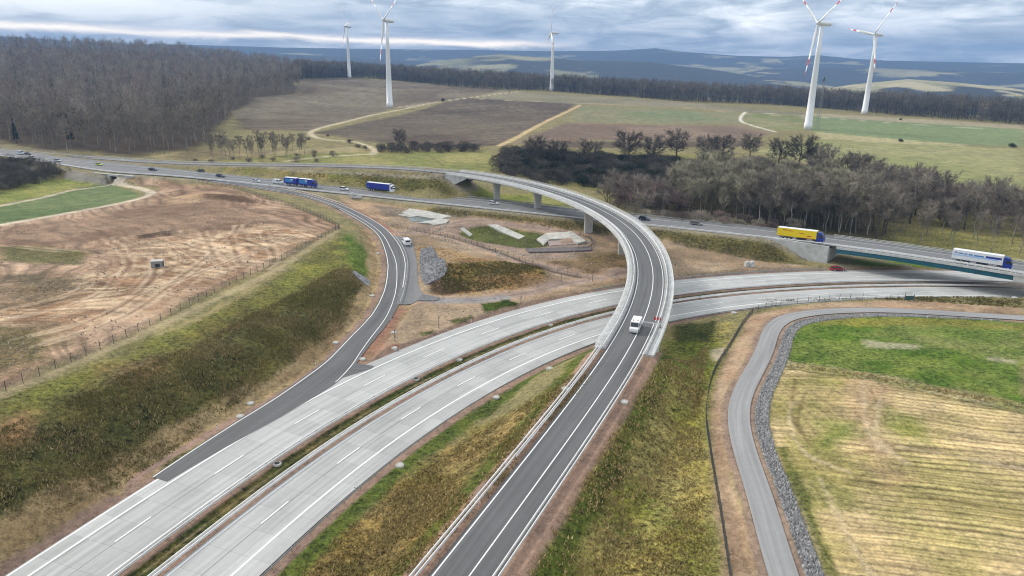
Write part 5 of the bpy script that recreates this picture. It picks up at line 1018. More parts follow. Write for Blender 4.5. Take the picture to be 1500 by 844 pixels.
guardrail('grey guardrail along the near edge of the old motorway', AN*1.0, 4.0, 'guardrails of the old motorway', dark=False); guardrail('dark guardrail down the median of the old motorway', AM*1.0, 4.0, 'guardrails of the old motorway', dark=True); guardrail('dark guardrail along the far edge of the old motorway', AF*1.0, 4.0, 'guardrails of the old motorway', dark=True)
guardrail('short bright guardrail on the inner edge of the curved entry ramp by the gore', (RRd*1.04-RLd*.04)[48:88], 4.0, 'guardrails of the entry ramp'); guardrail('grey guardrail on the inner edge of the upper entry ramp', (RRd*1.06-RLd*.06)[118:160], 4.0, 'guardrails of the entry ramp'); guardrail('grey guardrail on the outer edge of the upper entry ramp', (RLd*1.08-RRd*.08)[112:160], 4.0, 'guardrails of the entry ramp', dark=True)

def fence(label, pts, h=1.7, step=3.5, mesh_gap=.28, group=None, mat=None):
    L = dense(spline([(a, b, 0) for a, b in pts], 3), 1.2); L[:, 2] = terrain(L[:, 0], L[:, 1]); mid = L[len(L)//2].copy(); root = empty('mesh_fence', tuple(mid), 0, label, 'fence', group); R = L-mid; b = MB()
    for k in range(7): z = .08+(h-.1)*k/6; b.loft(R, [(-.012, z), (.012, z), (.012, z+.024), (-.012, z+.024)])
    s = np.r_[0, np.cumsum(np.linalg.norm(np.diff(L[:, :2], axis=0), axis=1))]
    for q in np.arange(0, s[-1], mesh_gap): p = [np.interp(q, s, R[:, k]) for k in range(3)]; b.box((p[0], p[1], p[2]+h/2), (.016, .016, h-.1))
    b.build('wire_mesh', mat or M_WIRE, root); pm = MB(); pm.box((0, 0, h/2+.05), (.09, .09, h+.3)); rail_posts(root, L, pm.mesh('fence_post', M_POST), step); return root
fence('long wire fence with dark posts between the left cutting and the bare soil', [(-86.6,100.1),(-85.3,107.5),(-83.9,115.9),(-79.5,135.1),(-76,152),(-71.9,178.4),(-66.8,209.6),(-62.6,251.3)])
fence('wire fence from the cutting corner up along the outer side of the entry ramp', [(-62.9,252.6),(-74.9,271.7),(-92,293.3),(-114.3,316.6),(-134.8,338.3),(-157.1,352.1)])
fence('black wire fence along the sandy strip beside the right service track', [(25.8,63.8),(27.7,73.9),(29.9,85.7),(33.2,104.4),(36.3,118.9),(42.6,136.6),(51.3,153.7),(57.4,165.5),(63.1,175.2)], mesh_gap=.16)
fence('wire fence between the concrete motorway and the bend of the service track', [(63.1,175.2),(68.2,178.9),(76.3,187.8),(87.2,191.3),(100.1,194.1),(111,187.8)])
fence('wire fence below the settling basins along the upper dirt track', [(-38.5,265.5),(-25.9,260.1),(-7.3,239.6),(8.6,218.4),(21,209.5)], 1.2); fence('short railing fence round the concrete outlet', [(25.5,267.3),(29.3,258.4),(27.6,246),(22,243.9)], 1.1, 2)
g = [(108.8,185)][0]; r = empty('gate', (*g, hT(*g)), .1, 'small dark green metal gate at the end of the fence above the service track', 'gate'); b = MB()
for x in (-1.3, 1.3): b.box((x, 0, .9), (.14, .14, 1.9))
b.build('gate_post', M_POST, r); b = MB(); b.box((0, 0, .9), (2.3, .06, 1.3)); b.build('gate_leaf', plain('gate_green', (.04, .09, .08)), r)

# ---------------------------------------------------------------- wind turbines and mast
def turbine(px_, H, R, psi, phi, label, wide=3.4):
    x, y = px_; r = empty('wind_turbine', (x, y, hT(x, y)-.3), 0, label, 'wind turbine', 'wind turbines'); b = MB()
    b.lathe([(wide+.5, -.5), (wide+.5, 6.5), (wide+.12, 6.6), (wide*.9, H*.35), (wide*.66, H*.7), (1.55, H-1.8)], 28); b.build('tower', M_WTURB, r, True)
    ax = Vector((-math.cos(psi), -math.sin(psi), .06)).normalized(); q = ax.to_track_quat('Z', 'Y'); ctr = Vector((0, 0, H))
    n = empty('nacelle_mount'); COL.objects.unlink(n); bpy.data.objects.remove(n)
    b = MB(); b.lathe([(.5, -9.2), (1.7, -8.6), (2.1, -6.5), (2.15, 0), (1.9, 2.4), (1.5, 2.9)], 18); me = b.mesh('nacelle', M_WTURB, True); o = link('nacelle', me, r, ctr); o.rotation_mode = 'QUATERNION'; o.rotation_quaternion = q
    b = MB(); b.lathe([(1.5, 3.0), (1.75, 3.6), (1.5, 4.9), (.8, 5.7), (.1, 6.0)], 16); o = link('hub', b.mesh('hub', M_WTURB, True), r, ctr); o.rotation_mode = 'QUATERNION'; o.rotation_quaternion = q
    h = Vector((0, 0, 1)).cross(ax).normalized(); h = h if h.x > 0 else -h; upv = ax.cross(h).normalized(); upv = upv if upv.z > 0 else -upv
    for k in range(3):
        a = math.radians(phi+120*k); d = upv*math.cos(a)+h*math.sin(a); d = (d+ax*.035).normalized(); c = d.cross(ax).normalized(); b = MB(); st = [(0, .9, .9), (.05, 1.0, .9), (.16, 2.0, .55), (.3, 1.75, .4), (.5, 1.3, .28), (.66, 1.0, .2), (.66, 1.0, .2), (.78, .82, .16), (.78, .82, .16), (.9, .55, .11), (.9, .55, .11), (1.0, .12, .03)]; V = []
        for f, w, t in st:
            tw = math.radians(28*(1-f)); cw = c*math.cos(tw)+ax*math.sin(tw); tv = ax*math.cos(tw)-c*math.sin(tw); p = ctr+ax*4.2+d*(R*f+.9)
            for j in range(8): u = 2*math.pi*j/8; V.append(p+cw*(w*math.cos(u)-.25*w)+tv*(t*math.sin(u)))
        for s in range(11):
            F = [(s*8+j, s*8+(j+1) % 8, (s+1)*8+(j+1) % 8, (s+1)*8+j) for j in range(8)]; b.f += F; b.m += [1 if s in (6, 7, 9, 10) and s != 8 and s >= 6 and not (s in (8,)) else 0]*8
        b.v = [tuple(p) for p in V]; b.build('blade', [M_WTURB, M_RED], r, True)
    return r
TB = [(-150.5,880.8),(288.7,715),(62.5,1256.9),(-333.2,1487.8),(451.2,943.5)]
turbine(TB[0], 98.5, 48, .55, 185, 'tall white wind turbine beside the pale track, second from the left, red tipped blades')
turbine(TB[1], 98, 48, .11, 184, 'largest nearest white wind turbine next to the lattice mast, blades nearly edge on')
turbine(TB[2], 94, 46, .14, 5, 'distant white wind turbine alone before the blue hill in the middle')
turbine(TB[3], 98, 46, .46, -37, 'farthest left white wind turbine rising behind the brown field')
turbine(TB[4], 97, 47, .27, 40, 'white wind turbine at the far right before the belt of wood')
m = [(297.1,712.6)][0]; r = empty('lattice_mast', (*m, hT(*m)), .4, 'slim grey lattice mast standing right beside the largest wind turbine', 'mast'); b = MB(); HM = 48
for k in range(16):
    z0, z1 = HM*k/16, HM*(k+1)/16; w0, w1 = 1.5-1.1*k/16, 1.5-1.1*(k+1)/16; c0 = [(w0*i, w0*j) for i, j in ((-1, -1), (1, -1), (1, 1), (-1, 1))]; c1 = [(w1*i, w1*j) for i, j in ((-1, -1), (1, -1), (1, 1), (-1, 1))]
    for j in range(4): b.tube((*c0[j], z0), (*c1[j], z1), .09, .09, 4); b.tube((*c0[j], z0), (*c1[(j+1) % 4], z1), .06, .06, 3); b.tube((*c0[(j+1) % 4], z0), (*c1[j], z1), .06, .06, 3)
b.build('lattice', M_GALV_D, r); b = MB()
for k, (dx, dz) in enumerate(((1.1, -1), (-1.1, -1.6), (.2, .5))): b.tube((dx, 0, HM+dz-1.2), (dx, 0, HM+dz+1.2), .35, .35, 8); b.tube((0, 0, HM+dz), (dx, 0, HM+dz), .08, .08, 4)
b.build('antenna', M_DARK, r)

# ---------------------------------------------------------------- vehicles
_b = MB(); _b.lathe([(.20, -.11), (.33, -.10), (.33, .10), (.20, .11)], 14, axis='Y'); WHEEL = _b.mesh('wheel', M_TYRE)
_b = MB(); _b.lathe([(.19, -.125), (.19, .125)], 10, axis='Y'); RIM = _b.mesh('rim', M_GALV)
_b = MB(); _b.lathe([(.3, -.15), (.5, -.14), (.5, .14), (.3, .15)], 16, axis='Y'); TWHEEL = _b.mesh('truck_wheel', M_TYRE)
_b = MB(); _b.lathe([(.28, -.165), (.28, .165)], 10, axis='Y'); TRIM = _b.mesh('truck_rim', M_GALV)
def paint_mat(name, rgb): return plain('paint_'+name, rgb, .28, .0, spec=.5)
def wheels(root, xs, w, big=False):
    for x in xs:
        for s in (-1, 1): o = link('wheel', TWHEEL if big else WHEEL, root, (x, s*w, .5 if big else .33)); link('rim', TRIM if big else RIM, o)
def prof_body(prof, w, tuck=.06):
    """side outline (x,z) swept across the width with rounded shoulders"""
    b = MB(); n = len(prof); V = []; zm = max(z for x, z in prof); lev = [(-w, .0), (-w*.93, tuck), (w*.93, tuck), (w, .0)]; cx = sum(x for x, z in prof)/n
    for y, t in ((-w*.94, 1), (-w, 0), (w, 0), (w*.94, 1)):
        for x, z in prof: k = tuck*t; V.append((x+(cx-x)*k*.35, y, z-(k*.6 if z > .6 else -k*.3)))
    F = [(a*n+j, a*n+(j+1) % n, (a+1)*n+(j+1) % n, (a+1)*n+j) for a in range(3) for j in range(n)]+[tuple(range(n)), tuple(3*n+j for j in range(n-1, -1, -1))]; b.add(V, F); return b
def cabin(prof, w0, w1, zs, ze):
    b = MB(); n = len(prof); V = []
    for s in (-1, 1):
        for x, z in prof: t = (z-zs)/(ze-zs); V.append((x, s*(w0+(w1-w0)*t), z))
    b.add(V, [tuple(range(n)), tuple(range(2*n-1, n-1, -1))]+[(j, (j+1) % n, n+(j+1) % n, n+j) for j in range(n)]); return b
def car(name, label, cat, rgb, kind='hatch', group=None):
    r = empty(name, (0, 0, 0), 0, label, cat, group); pm = paint_mat(name+str(rgb), rgb)
    if kind == 'van':
        pr = [(-2.6, .3), (-2.65, .8), (-2.6, 2.1), (-2.45, 2.25), (1.0, 2.25), (1.25, 2.15), (1.95, 1.35), (2.6, 1.1), (2.72, .7), (2.65, .3)]; prof_body(pr, .98, .08).build('body', pm, r, False, .04)
        b = MB(); b.add([(1.33, s*.8, 2.08) for s in (-1, 1)]+[(1.99, s*.88, 1.36) for s in (1, -1)], [(0, 1, 2, 3)]); b.add([(p[0]+.03, p[1], p[2]+.03) for p in [(1.33, -.8, 2.08), (1.33, .8, 2.08), (1.99, .88, 1.36), (1.99, -.88, 1.36)]], [(0, 1, 2, 3)]); b.build('windscreen', M_GLASS, r)
        b = MB()
        for s in (-1, 1): b.add([(.1, s*.99, 1.4), (1.6, s*.99, 1.4), (1.15, s*.965, 2.0), (.1, s*.965, 2.0)], [(0, 1, 2, 3)])
        b.add([(-2.66, -.75, 1.45), (-2.66, .75, 1.45), (-2.63, .7, 2.0), (-2.63, -.7, 2.0)], [(0, 1, 2, 3)]); b.build('side_window', M_GLASS, r); wheels(r, (-1.55, 1.65), .9); xl, zl = 2.66, .85
    else:
        L = {'hatch': 2.05, 'estate': 2.3, 'suv': 2.25}[kind]; H = {'hatch': 1.45, 'estate': 1.45, 'suv': 1.68}[kind]; bl = .92 if kind != 'suv' else 1.02
        pr = [(-L, .32), (-L-.05, .62), (-L+.03, bl-.04), (-L+.35, bl+.01), (L-1.25, bl), (L-.35, bl-.14), (L-.02, bl-.3), (L+.02, .5), (L-.06, .28)]; prof_body(pr, .88, .07).build('body', pm, r, False, .035)
        rx = -L+(.45 if kind == 'hatch' else .22); cp = [(rx-.1, bl-.02), (rx+.28, H-.06), (rx+.55, H-.01), (L-2.3, H-.01), (L-1.95, H-.06), (L-1.15, bl-.02)]; cabin(cp, .80, .62, bl, H).build('window_glass', M_GLASS, r)
        cp = [(rx+.3, H-.05), (rx+.5, H), (rx+.9, H+.02), (L-2.4, H+.02), (L-2.05, H-.01), (L-1.98, H-.05)]; cabin(cp, .645, .60, H-.06, H).build('roof', pm, r); wheels(r, (-L+.78, L-.82), .80); xl, zl = L-.05, .66
    for s in (-1, 1):
        b = MB(); b.box((xl, s*.62, zl), (.12, .34, .16)); b.build('headlight', M_LAMP, r); b = MB(); b.box((-(xl-.02) if kind != 'van' else -2.62, s*(.68 if kind != 'van' else .9), zl+.12), (.12, .26 if kind != 'van' else .14, .16)); b.build('tail_light', M_TAIL, r)
    return r
def put(o, line, p, sign=1, z=None):
    L = np.array(line); i = int(np.argmin(np.hypot(L[:, 0]-p[0], L[:, 1]-p[1]))); i = min(max(i, 1), len(L)-2); d = (L[i+1]-L[i-1])*sign
    o.location = (p[0], p[1], (L[i][2]+.06) if z is None else z); o.rotation_euler = (0, -math.atan2(d[2], math.hypot(d[0], d[1])), math.atan2(d[1], d[0])); return o
WHITE_P, BLACK_P, GREY_P = (.72, .73, .74), (.02, .022, .028), (.28, .29, .30)
CARS = [('car', 'dark car close behind a white car at the far left end of the old motorway', 'car', BLACK_P, 'hatch', (41,227), 1), ('delivery_van', 'pale van at the far left end of the old motorway near the sign gantry', 'van', (.6, .62, .68), 'van', (30,226.5), 1), ('car', 'white car just below the dark car at the far left of the old motorway', 'car', WHITE_P, 'estate', (48,232), 1), ('car', 'pale grey car between the left bushes and the yellow green car', 'car', (.55, .6, .62), 'suv', (85,236.8), 1), ('car', 'bright yellow green car above the small concrete underpass', 'car', (.55, .66, .05), 'hatch', (145,242.5), 1), ('car', 'black car just right of the underpass on the old motorway', 'car', BLACK_P, 'estate', (224,250), 1), ('car', 'dark grey car alone on the far carriageway of the old motorway', 'car', (.08, .1, .1), 'hatch', (294,251.8), -1), ('car', 'dark car with light roof left of the flat white car', 'car', (.05, .055, .08), 'suv', (323,259.5), 1), ('car', 'low white car followed by nothing, left of the white van', 'car', WHITE_P, 'hatch', (376,266.8), 1), ('delivery_van', 'white van directly behind the twin blue truck', 'van', WHITE_P, 'van', (407,269.2), 1), ('car', 'white car between the twin blue truck and the dark blue semi trailer', 'car', WHITE_P, 'suv', (504,279), 1), ('car', 'white car below the left pier of the flyover', 'car', WHITE_P, 'estate', (723,299.5), 1), ('car', 'dark navy car just emerging right of the flyover', 'car', (.02, .025, .06), 'suv', (944,323), 1), ('car', 'dark grey car with pale roof between flyover and yellow truck', 'car', (.2, .2, .18), 'estate', (1020,329.5), 1)]
for n_, l, c, rgb, kind, q, s in CARS: pass
CP = [(-296.7,436.6,5.9),(-301.9,437.5,5.9),(-284.2,421.7,5.9),(-262.1,410,5.8),(-231.7,397.8,5.7),(-194.3,382.8,5.6),(-168.7,383.1,5.2),(-151.8,367.2,5.1),(-128.9,355.1,4.7),(-117.4,352.2,4.6),(-81.4,339.1,4),(-8.7,311.2,3.6),(52.2,277.2,4.6),(70.3,267.3,5.2)]
for (n_, l, c, rgb, kind, q, s), p in zip(CARS, CP): put(car(n_, l, c, rgb, kind), OLDROAD, p, s)

def truck_cab(root, x0, m, name='cab'):
    b = MB(); pr = [(x0-1.1, .55), (x0-1.1, 3.3), (x0-.9, 3.75), (x0+.2, 3.55), (x0+.85, 2.6), (x0+1.1, 1.7), (x0+1.12, .5)]; V = [(x, s*1.24, z) for s in (-1, 1) for x, z in pr]; n = len(pr)
    b.add(V, [tuple(range(n)), tuple(range(2*n-1, n-1, -1))]+[(j, (j+1) % n, n+(j+1) % n, n+j) for j in range(n)]); cb = b.build(name, m, root, False, .06)
    b = MB(); b.add([(x0+.28, -1.05, 3.42), (x0+.28, 1.05, 3.42), (x0+1.09, 1.12, 1.95), (x0+1.09, -1.12, 1.95)], [(0, 1, 2, 3)]); b.v = [(p[0]+.06, p[1], p[2]+.04) for p in b.v]
    for s in (-1, 1): b.add([(x0-.4, s*1.255, 1.95), (x0+.75, s*1.255, 1.95), (x0+.5, s*1.255, 2.75), (x0-.4, s*1.255, 2.85)], [(0, 1, 2, 3)])
    b.build('window', M_GLASS, cb); b = MB()
    for s in (-1, 1): b.box((x0+.75, s*1.42, 2.5), (.18, .24, .75))
    b.build('mirror', M_DARK, cb); b = MB()
    for s in (-1, 1): b.box((x0+1.12, s*.9, .85), (.1, .4, .22))
    b.build('headlight', M_LAMP, cb); return cb
def semi(name, label, cabm, boxm, topm, stripe=None, group=None):
    r = empty(name, (0, 0, 0), 0, label, 'truck', group); truck_cab(r, 6.4, cabm); b = MB(); b.box((-1.3, 0, 2.6), (13.0, 2.5, 2.75)); t = b.build('trailer_box', boxm, r, False, .03)
    b = MB(); b.box((-1.3, 0, 4.0), (12.9, 2.44, .06)); b.build('roof_sheet', topm, t)
    if stripe:
        for nm, m, rects in stripe:
            b = MB()
            for x0, x1, z0, z1 in rects:
                for s in (-1, 1): b.box(((x0+x1)/2, s*1.262, (z0+z1)/2), (x1-x0, .012, z1-z0))
            b.build(nm, m, t)
    b = MB(); b.box((-1.3, 0, 1.08), (12.6, 1.0, .26)); b.box((5.6, 0, .85), (3.4, .9, .3)); b.box((.2, 0, .75), (3.0, 2.3, .5)); b.build('chassis', M_DARK, r)
    wheels(r, (-6.2, -4.9, -3.6, 4.4, 6.75), 1.08, True); return r
CABBLUE = plain('cab_blue', (.015, .04, .26), .35); YEL = plain('trailer_yellow', (.80, .60, .008), .5, noise=.05); TWHITE = plain('tarp_white', (.72, .74, .76), .5, noise=.04); DBLUE = plain('trailer_blue', (.02, .035, .30), .45, noise=.1, scale=.3); LBLUE = plain('trailer_light_blue', (.05, .22, .52), .5); SKYB = plain('trailer_sky_blue', (.38, .52, .78), .5)
P4 = [(98.7,237.4,6.6),(140.3,205.3,7.4),(-63.2,338.2,3.8),(-104.1,346.4,4.4)]; OR4 = [OLDROAD]*4
put(semi('semi_truck', 'yellow trailer truck with blue cab driving onto the green girder bridge', CABBLUE, YEL, TWHITE, [('red_lettering', M_RED, [(-5.9, -4.6, 3.25, 3.5), (-4.4, -2.6, 3.1, 3.3), (-.5, 1.2, 2.7, 2.9), (2.2, 3.6, 1.9, 2.2)]), ('red_skirt', M_RED, [(-.5, 5.0, 1.24, 1.36)])]), OLDROAD, P4[0])
put(semi('semi_truck', 'white trailer truck with blue lettering and blue cab near the right frame edge', CABBLUE, TWHITE, TWHITE, [('blue_panel', DBLUE, [(.8, 4.8, 2.75, 3.35), (-7.3, -6.5, 3.1, 3.4)]), ('blue_lettering', LBLUE, [(-6.2, -5.0, 2.95, 3.3), (-4.8, -3.9, 2.9, 3.25), (-3.6, -2.5, 2.85, 3.25), (-2.2, .3, 2.8, 3.2)]), ('blue_wave', SKYB, [(-7.6, 4.0, 2.3, 2.75)])]), OLDROAD, P4[1])
put(semi('semi_truck', 'dark blue trailer truck with white cab above the tan construction soil', TWHITE, DBLUE, TWHITE, [('pale_panel', LBLUE, [(-7.2, -6.4, 1.8, 2.4)])]), OLDROAD, P4[2])
r = empty('road_train', (0, 0, 0), 0, 'twin blue truck with a trailer, two bright blue boxes one behind the other', 'truck'); truck_cab(r, 7.6, CABBLUE)
for nm, x in (('truck_box', 2.9), ('trailer_box', -5.4)):
    b = MB(); b.box((x, 0, 2.55), (7.2, 2.5, 2.7)); t = b.build(nm, DBLUE, r, False, .03); b = MB(); b.box((x, 0, 3.93), (7.1, 2.42, .06)); b.build('roof_sheet', TWHITE, t); b = MB()
    for s in (-1, 1): b.box((x-.7, s*1.262, 2.6), (4.6, .012, 1.7))
    b.build('side_panel', LBLUE, t); b = MB()
    for s in (-1, 1): b.box((x+1.0, s*1.27, 3.1), (1.3, .012, .5))
    b.build('white_emblem', TWHITE, t)
b = MB(); b.box((3.5, 0, .95), (9, .9, .3)); b.box((-5.2, 0, .95), (7, .9, .3)); b.box((-1.4, 0, .9), (2, .2, .15)); b.build('chassis', M_DARK, r); wheels(r, (7.7, 2.2, .9, -3.2, -7.4), 1.08, True); put(r, OLDROAD, P4[3])
p = [(106.6,224.2,0.1)][0]; o = put(car('car', 'red estate car on the concrete carriageway under the green girder bridge', 'car', (.30, .008, .012), 'estate'), MW, p, 1)
p = [(-37.1,240.4)][0]; o = car('delivery_van', 'white van parked on the grey paved lay-by beside the entry ramp', 'van', WHITE_P, 'van'); o.location = (*p, hT(*p)+.2); o.rotation_euler = (0, 0, math.radians(112))
p = [(27.2,145.8,7.9)][0]; o = put(car('delivery_van', 'white service van standing on the dark flyover lane beside the barrier', 'van', WHITE_P, 'van'), FLYOVER, p, -1); b = MB()
for s in (-.5, .5): b.lathe([(.12, 2.25), (.12, 2.42), (.05, 2.47)], 8, c=(.5, s, 0))
b.build('roof_beacon', plain('beacon_orange', (.6, .2, .02), .3), o)
# road closure beside that van
c = [(30.8,147.4,8)][0]; d = FLd[nearest_i(FLd, c)+1]-FLd[nearest_i(FLd, c)]; an = math.atan2(d[1], d[0])+math.pi/2
r = empty('barrier_board', (c[0], c[1], c[2]), an, 'grey bar barrier across the dark flyover lane next to the white van', 'barrier'); b = MB(); b.box((0, 0, .95), (4.6, .08, .22)); b.build('bar', M_GALV, r); b = MB()
for x in (-2.1, 2.1): b.box((x, 0, .45), (.08, .08, .9)); b.box((x, 0, .06), (.4, .8, .12))
b.build('stand', M_DARK, r)
c = [(32.7,149.8,8.1)][0]; r = empty('warning_trestle', tuple(c), an, 'small red and white warning trestle on the right lane of the flyover', 'barrier'); b = MB(); b.box((0, 0, .95), (1.5, .07, .75)); b.build('red_board', M_RED, r); b = MB()
for x in (-.4, .25): b.box((x, .045, .95), (.22, .02, .72)); b.box((x, -.045, .95), (.22, .02, .72))
b.build('white_stripe', M_WHITE, r); b = MB()
for x in (-.6, .6): b.box((x, 0, .3), (.08, .5, .6))
b.build('stand', M_DARK, r)

# ---------------------------------------------------------------- manholes, marker posts, basins and small site things
def manhole(p, label, group, s=1.0, hollow=False):
    r = empty('manhole', (*p, hT(*p)), 0, label, 'manhole', group); b = MB(); b.lathe([(.72*s, -.5), (.72*s, .28), (.66*s, .34), (.46*s, .34), (.44*s, .30)], 20); b.build('ring', M_CONC_L, r)
    b = MB(); b.lathe([(.40*s, .30), (.40*s, .352), (.1, .36)], 16); b.build('cover_or_hole_shade', M_DARK if hollow else M_CONC, r)  # hollow ones: dark disc colour stands for the shade down the shaft
ML = ['round pale manhole on the grass beside the lower carriageway, nearest the camera', 'round pale manhole beside the lower carriageway, middle of the row on the grass', 'round manhole on the grass left of the flyover ramp guardrail', 'round manhole beside the lower carriageway just before the flyover', 'round pale manhole on the grass right of the flyover ramp', 'round manhole in the median, nearest the camera, with a dark opening', 'round manhole in the median, second from the camera', 'round manhole in the median, third from the camera', 'round manhole on the red shoulder of the merge lane, upper one of a pair', 'round manhole on the red shoulder of the merge lane, lower one of a pair', 'round manhole in the tan verge left of the ramp curve', 'round manhole on the tan soil inside the gore with a dark pole beside it', 'pale manhole on the grass right of the flyover just below the motorway', 'round manhole in the median closest to the flyover', 'round manhole at the tip of the gore by the ramp guardrail', 'flat manhole on the red soil at the edge of the upper carriageway', 'round manhole in the tan verge at the middle of the ramp curve', 'small manhole in the tan verge below the bright green bank', 'round manhole on the bank between motorway and service track, far right']
for k, p in enumerate([(-17.8,101.4),(-2.8,127.6),(10,117.9),(8.1,136.2),(20,113),(-38,102),(-19.7,135.5),(-11.5,146),(-50,123.4),(-50,118.1),(-41.1,154.6),(-28.4,160.4),(58.3,175.9),(9.8,169),(-32.9,145.4),(-26.8,151.2),(-38.8,187.2),(-44.9,228.7),(140.3,188.8)]): manhole(p, ML[k], 'pale round manholes', 1.0, k in (5, 6))
def marker(p, label, h=1.0, group='white marker posts'):
    r = empty('marker_post', (*p, hT(*p)), .4, label, 'marker post', group); b = MB(); b.box((0, 0, h/2), (.14, .10, h), top=.85); b.build('post', M_WHITE, r); b = MB(); b.box((0, 0, h*.82), (.15, .11, h*.16)); b.build('black_band', M_DARK, r)
mkl = ['white marker post on the red shoulder of the merge lane near the asphalt start', 'white marker post on the tan verge at the foot of the ramp curve', 'white marker post beside the upper carriageway on the tan soil', 'white marker post beside the ramp guardrail in the gore', 'white marker post on the verge below the steep dark bank', 'white marker post on the red shoulder by the lower carriageway']
for p, l in zip([(-52.3,113.2),(-38.3,165.1),(-10.3,170.2),(-30.6,169.4),(-42.5,142.1),(-23.6,94.4)], mkl): marker(p, l, 1.15)
def pole(p, label, h): r = empty('site_pole', (*p, hT(*p)), 0, label, 'pole', 'dark poles on the site'); b = MB(); b.tube((0, 0, -.2), (0, 0, h), .07, .06, 6); b.build('shaft', M_DARK, r); b = MB(); b.box((0, 0, h-.3), (.3, .12, .55)); b.build('sign_plate', M_GALV_D, r)
for p, l, h in zip([(-17.9,164.1),(-27.2,154.6),(2.5,183.4),(14.7,203.8),(24.4,206.4),(53.3,191.3)], ['dark pole on the tan soil between ramp and upper carriageway', 'dark pole right beside the round manhole in the gore', 'dark pole at the right end of the green patch by the carriageway', 'dark pole where the two dirt tracks meet', 'dark pole along the lower dirt track near the flyover', 'dark pole beside the carriageway right of the flyover'], (3.4, 3.0, 2.6, 2.2, 2.2, 2.4)): pole(p, l, h)
def slab(name, poly, mat, h, parent, org, lift=0.0, deep=.5):
    P = list(poly); z = [hT(a, b)+h+lift for a, b in P]; n = len(P); b = MB(); b.add([(p[0]-org[0], p[1]-org[1], zz-org[2]) for p, zz in zip(P, z)]+[(p[0]-org[0], p[1]-org[1], zz-h-deep-org[2]) for p, zz in zip(P, z)], [tuple(range(n))]+[(j, (j+1) % n, n+(j+1) % n, n+j) for j in range(n)]); return b.build(name, mat, parent)
def drape(name, poly, mat, dz, parent, org):
    o = sheet(name, poly, mat, dz, fine=6); del o['kind']; o.parent = parent; o.location = (-org[0], -org[1], -org[2]); return o
q = [(-48,291.3),(-45.6,308.6),(-36.1,304),(-26,297.2),(-31.8,290.9),(-40.2,294.7),(-43.2,291.5)]; c = q[1]; org = (c[0], c[1], hT(*c)); r = empty('settling_basin', org, 0, 'white concrete settling basin with a grey green pool on the tan soil', 'basin')
slab('apron', q, M_CONC_L, .35, r, org); slab('side_wall', [(-38.4,280.6),(-33.6,287.1),(-30.2,292.6),(-26.5,289.3),(-27.3,283.3),(-31.6,278.9),(-33.5,281)], M_CONC_L, .5, r, org); slab('pool', [(-43.6,288.4),(-42.4,294),(-36.3,293.2),(-33.4,290.5),(-36.2,285.6),(-41,283.7)], M_WATER, .12, r, org)
q = [(-10.4,284),(-7.1,285.2),(-2.6,282),(4.8,271.9),(2.4,267.2),(-3,276.4)]; c = q[0]; org = (c[0], c[1], hT(*c)); r = empty('concrete_ramp', org, 0, 'long pale concrete ramp running down into the grassy oval basin', 'ramp'); slab('ramp_slab', q, M_CONC_L, .25, r, org)
q = [(-20.9,275.6),(-19.7,278),(-15.9,273.1),(-16.8,269.8)]; c = q[0]; org = (c[0], c[1], hT(*c)); r = empty('concrete_ramp', org, 0, 'short narrow pale concrete chute at the left end of the grassy oval basin', 'ramp'); slab('ramp_slab', q, M_CONC_L, .25, r, org)
q = [(9.2,266.2),(13.2,273.9),(21.5,270.2),(24.4,260.6),(14.1,265.5),(11.5,257.4)]; c = q[1]; org = (c[0], c[1], hT(*c)); r = empty('outlet_structure', org, 0, 'pale concrete outlet structure with angled walls at the right end of the oval basin', 'outlet'); slab('apron', q, M_CONC_L, .5, r, org); slab('wing_wall', [(21.5,270.2),(23,269.6),(26.9,254.2),(23.5,250.5),(22.5,256.3)], M_CONC_L, .8, r, org); slab('front_wall', [(13.3,264),(24.2,258.4),(24.2,252),(13.6,249.5)], plain('stained_concrete', (.30, .23, .21), .9, noise=.3, scale=.5), .3, r, org)
q = [(4.6,242.8),(19.3,245.8),(28.1,247),(27.6,242.1),(18.9,239.9),(5.7,237.8)]; c = q[1]; org = (c[0], c[1], hT(*c)); r = empty('retaining_wall', org, 0, 'low dark retaining wall below the pale concrete outlet', 'wall'); slab('wall_body', q, plain('dark_stone_wall', (.13, .11, .11), .9, noise=.3, scale=1), .5, r, org)
q = [(-30.9,233),(-28,238),(-24.9,225.8),(-19.4,202.9),(-20.2,200.8),(-24.5,192.6),(-27.2,203.3),(-29.6,217.4)]; c = q[0]; org = (c[0], c[1], hT(*c)); r = empty('stone_revetment', org, 0, 'steep grey stone facing on the side of the hay covered mound', 'stone facing'); drape('stone_face', q, M_STONE, .22, r, org)
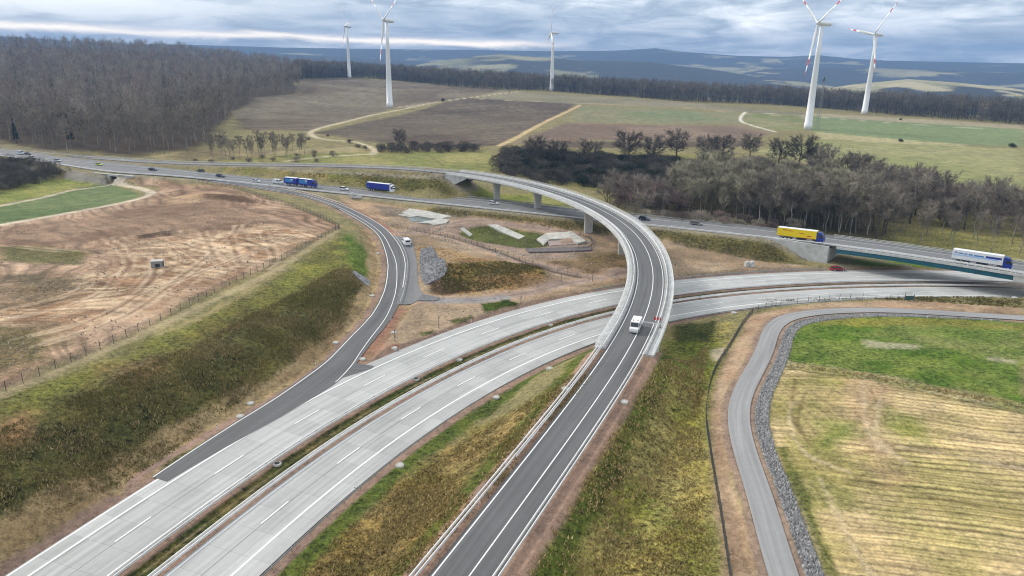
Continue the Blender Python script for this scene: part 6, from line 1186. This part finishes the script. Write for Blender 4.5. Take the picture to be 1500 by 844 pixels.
q = [(-46.6,196.7),(-46.1,199.7),(-41.5,198.2),(-40.9,192.9)]; c = q[0]; org = (c[0], c[1], hT(*c)); r = empty('stone_chute', org, 0, 'narrow grey stone chute below the bright green bank', 'stone facing'); drape('stone_face', q, M_STONE, .2, r, org)
c = [(-100.8,193.9)][0]; r = empty('site_container', (*c, hT(*c)), .25, 'small grey box with a dark open end alone on the bare left soil', 'container'); b = MB(); b.box((0, 0, .95), (3.0, 2.1, 1.8)); b.build('body', M_GALV_D, r, False, .04); b = MB(); b.box((0, 0, 1.88), (3.2, 2.3, .1)); b.build('lid', M_CONC, r); b = MB(); b.box((1.53, -.1, .9), (.04, 1.6, 1.4)); b.box((.2, -1.07, .7), (1.2, .04, .9)); b.build('opening', M_DARK, r)  # opening panels are solid; their dark colour paints the shade inside the box
for p, l, n_ in zip([(-74,323.4),(-71.3,322.5),(76.5,223.4),(78,223)], ['tall white concrete block beside the old motorway, left one of a pair', 'low wide white concrete block beside the old motorway, right one of a pair', 'white block beside the concrete carriageway left of the green bridge, left one', 'white block beside the concrete carriageway left of the green bridge, right one'], (2.2, 1.0, 1.6, 1.8)):
    r = empty('concrete_block', (*p, hT(*p)), .3, l, 'block', 'white concrete blocks'); b = MB(); b.box((0, 0, n_/2), (1.5 if n_ > 1.2 else 3.6, 1.2, n_), top=.9); b.build('body', M_CONC_W, r, False, .05); b = MB(); b.box((0, 0, n_+.1), (.5, .5, .2)); b.build('lifting_eye', M_GALV, r)
p0 = [(-312.7,437.4,6)][0]; r = empty('sign_gantry', tuple(AN[6]*.5+AF[6]*.5), math.atan2(*(AF[6]-AN[6])[[1, 0]]), 'grey green overhead sign gantry spanning the old motorway at the left edge', 'gantry'); b = MB()
for x in (-20, 20): b.box((x, 0, 3.4), (.5, .5, 7.2))
b.build('upright', M_GALV_D, r); b = MB()
for z in (6.6, 8.0): b.box((0, 0, z), (40.5, .25, .25))
for k in range(20): b.tube((-20+2*k, 0, 6.6), (-19+2*k, 0, 8.0), .07, .07, 4); b.tube((-19+2*k, 0, 8.0), (-18+2*k, 0, 6.6), .07, .07, 4)
b.build('truss', M_GALV_D, r)
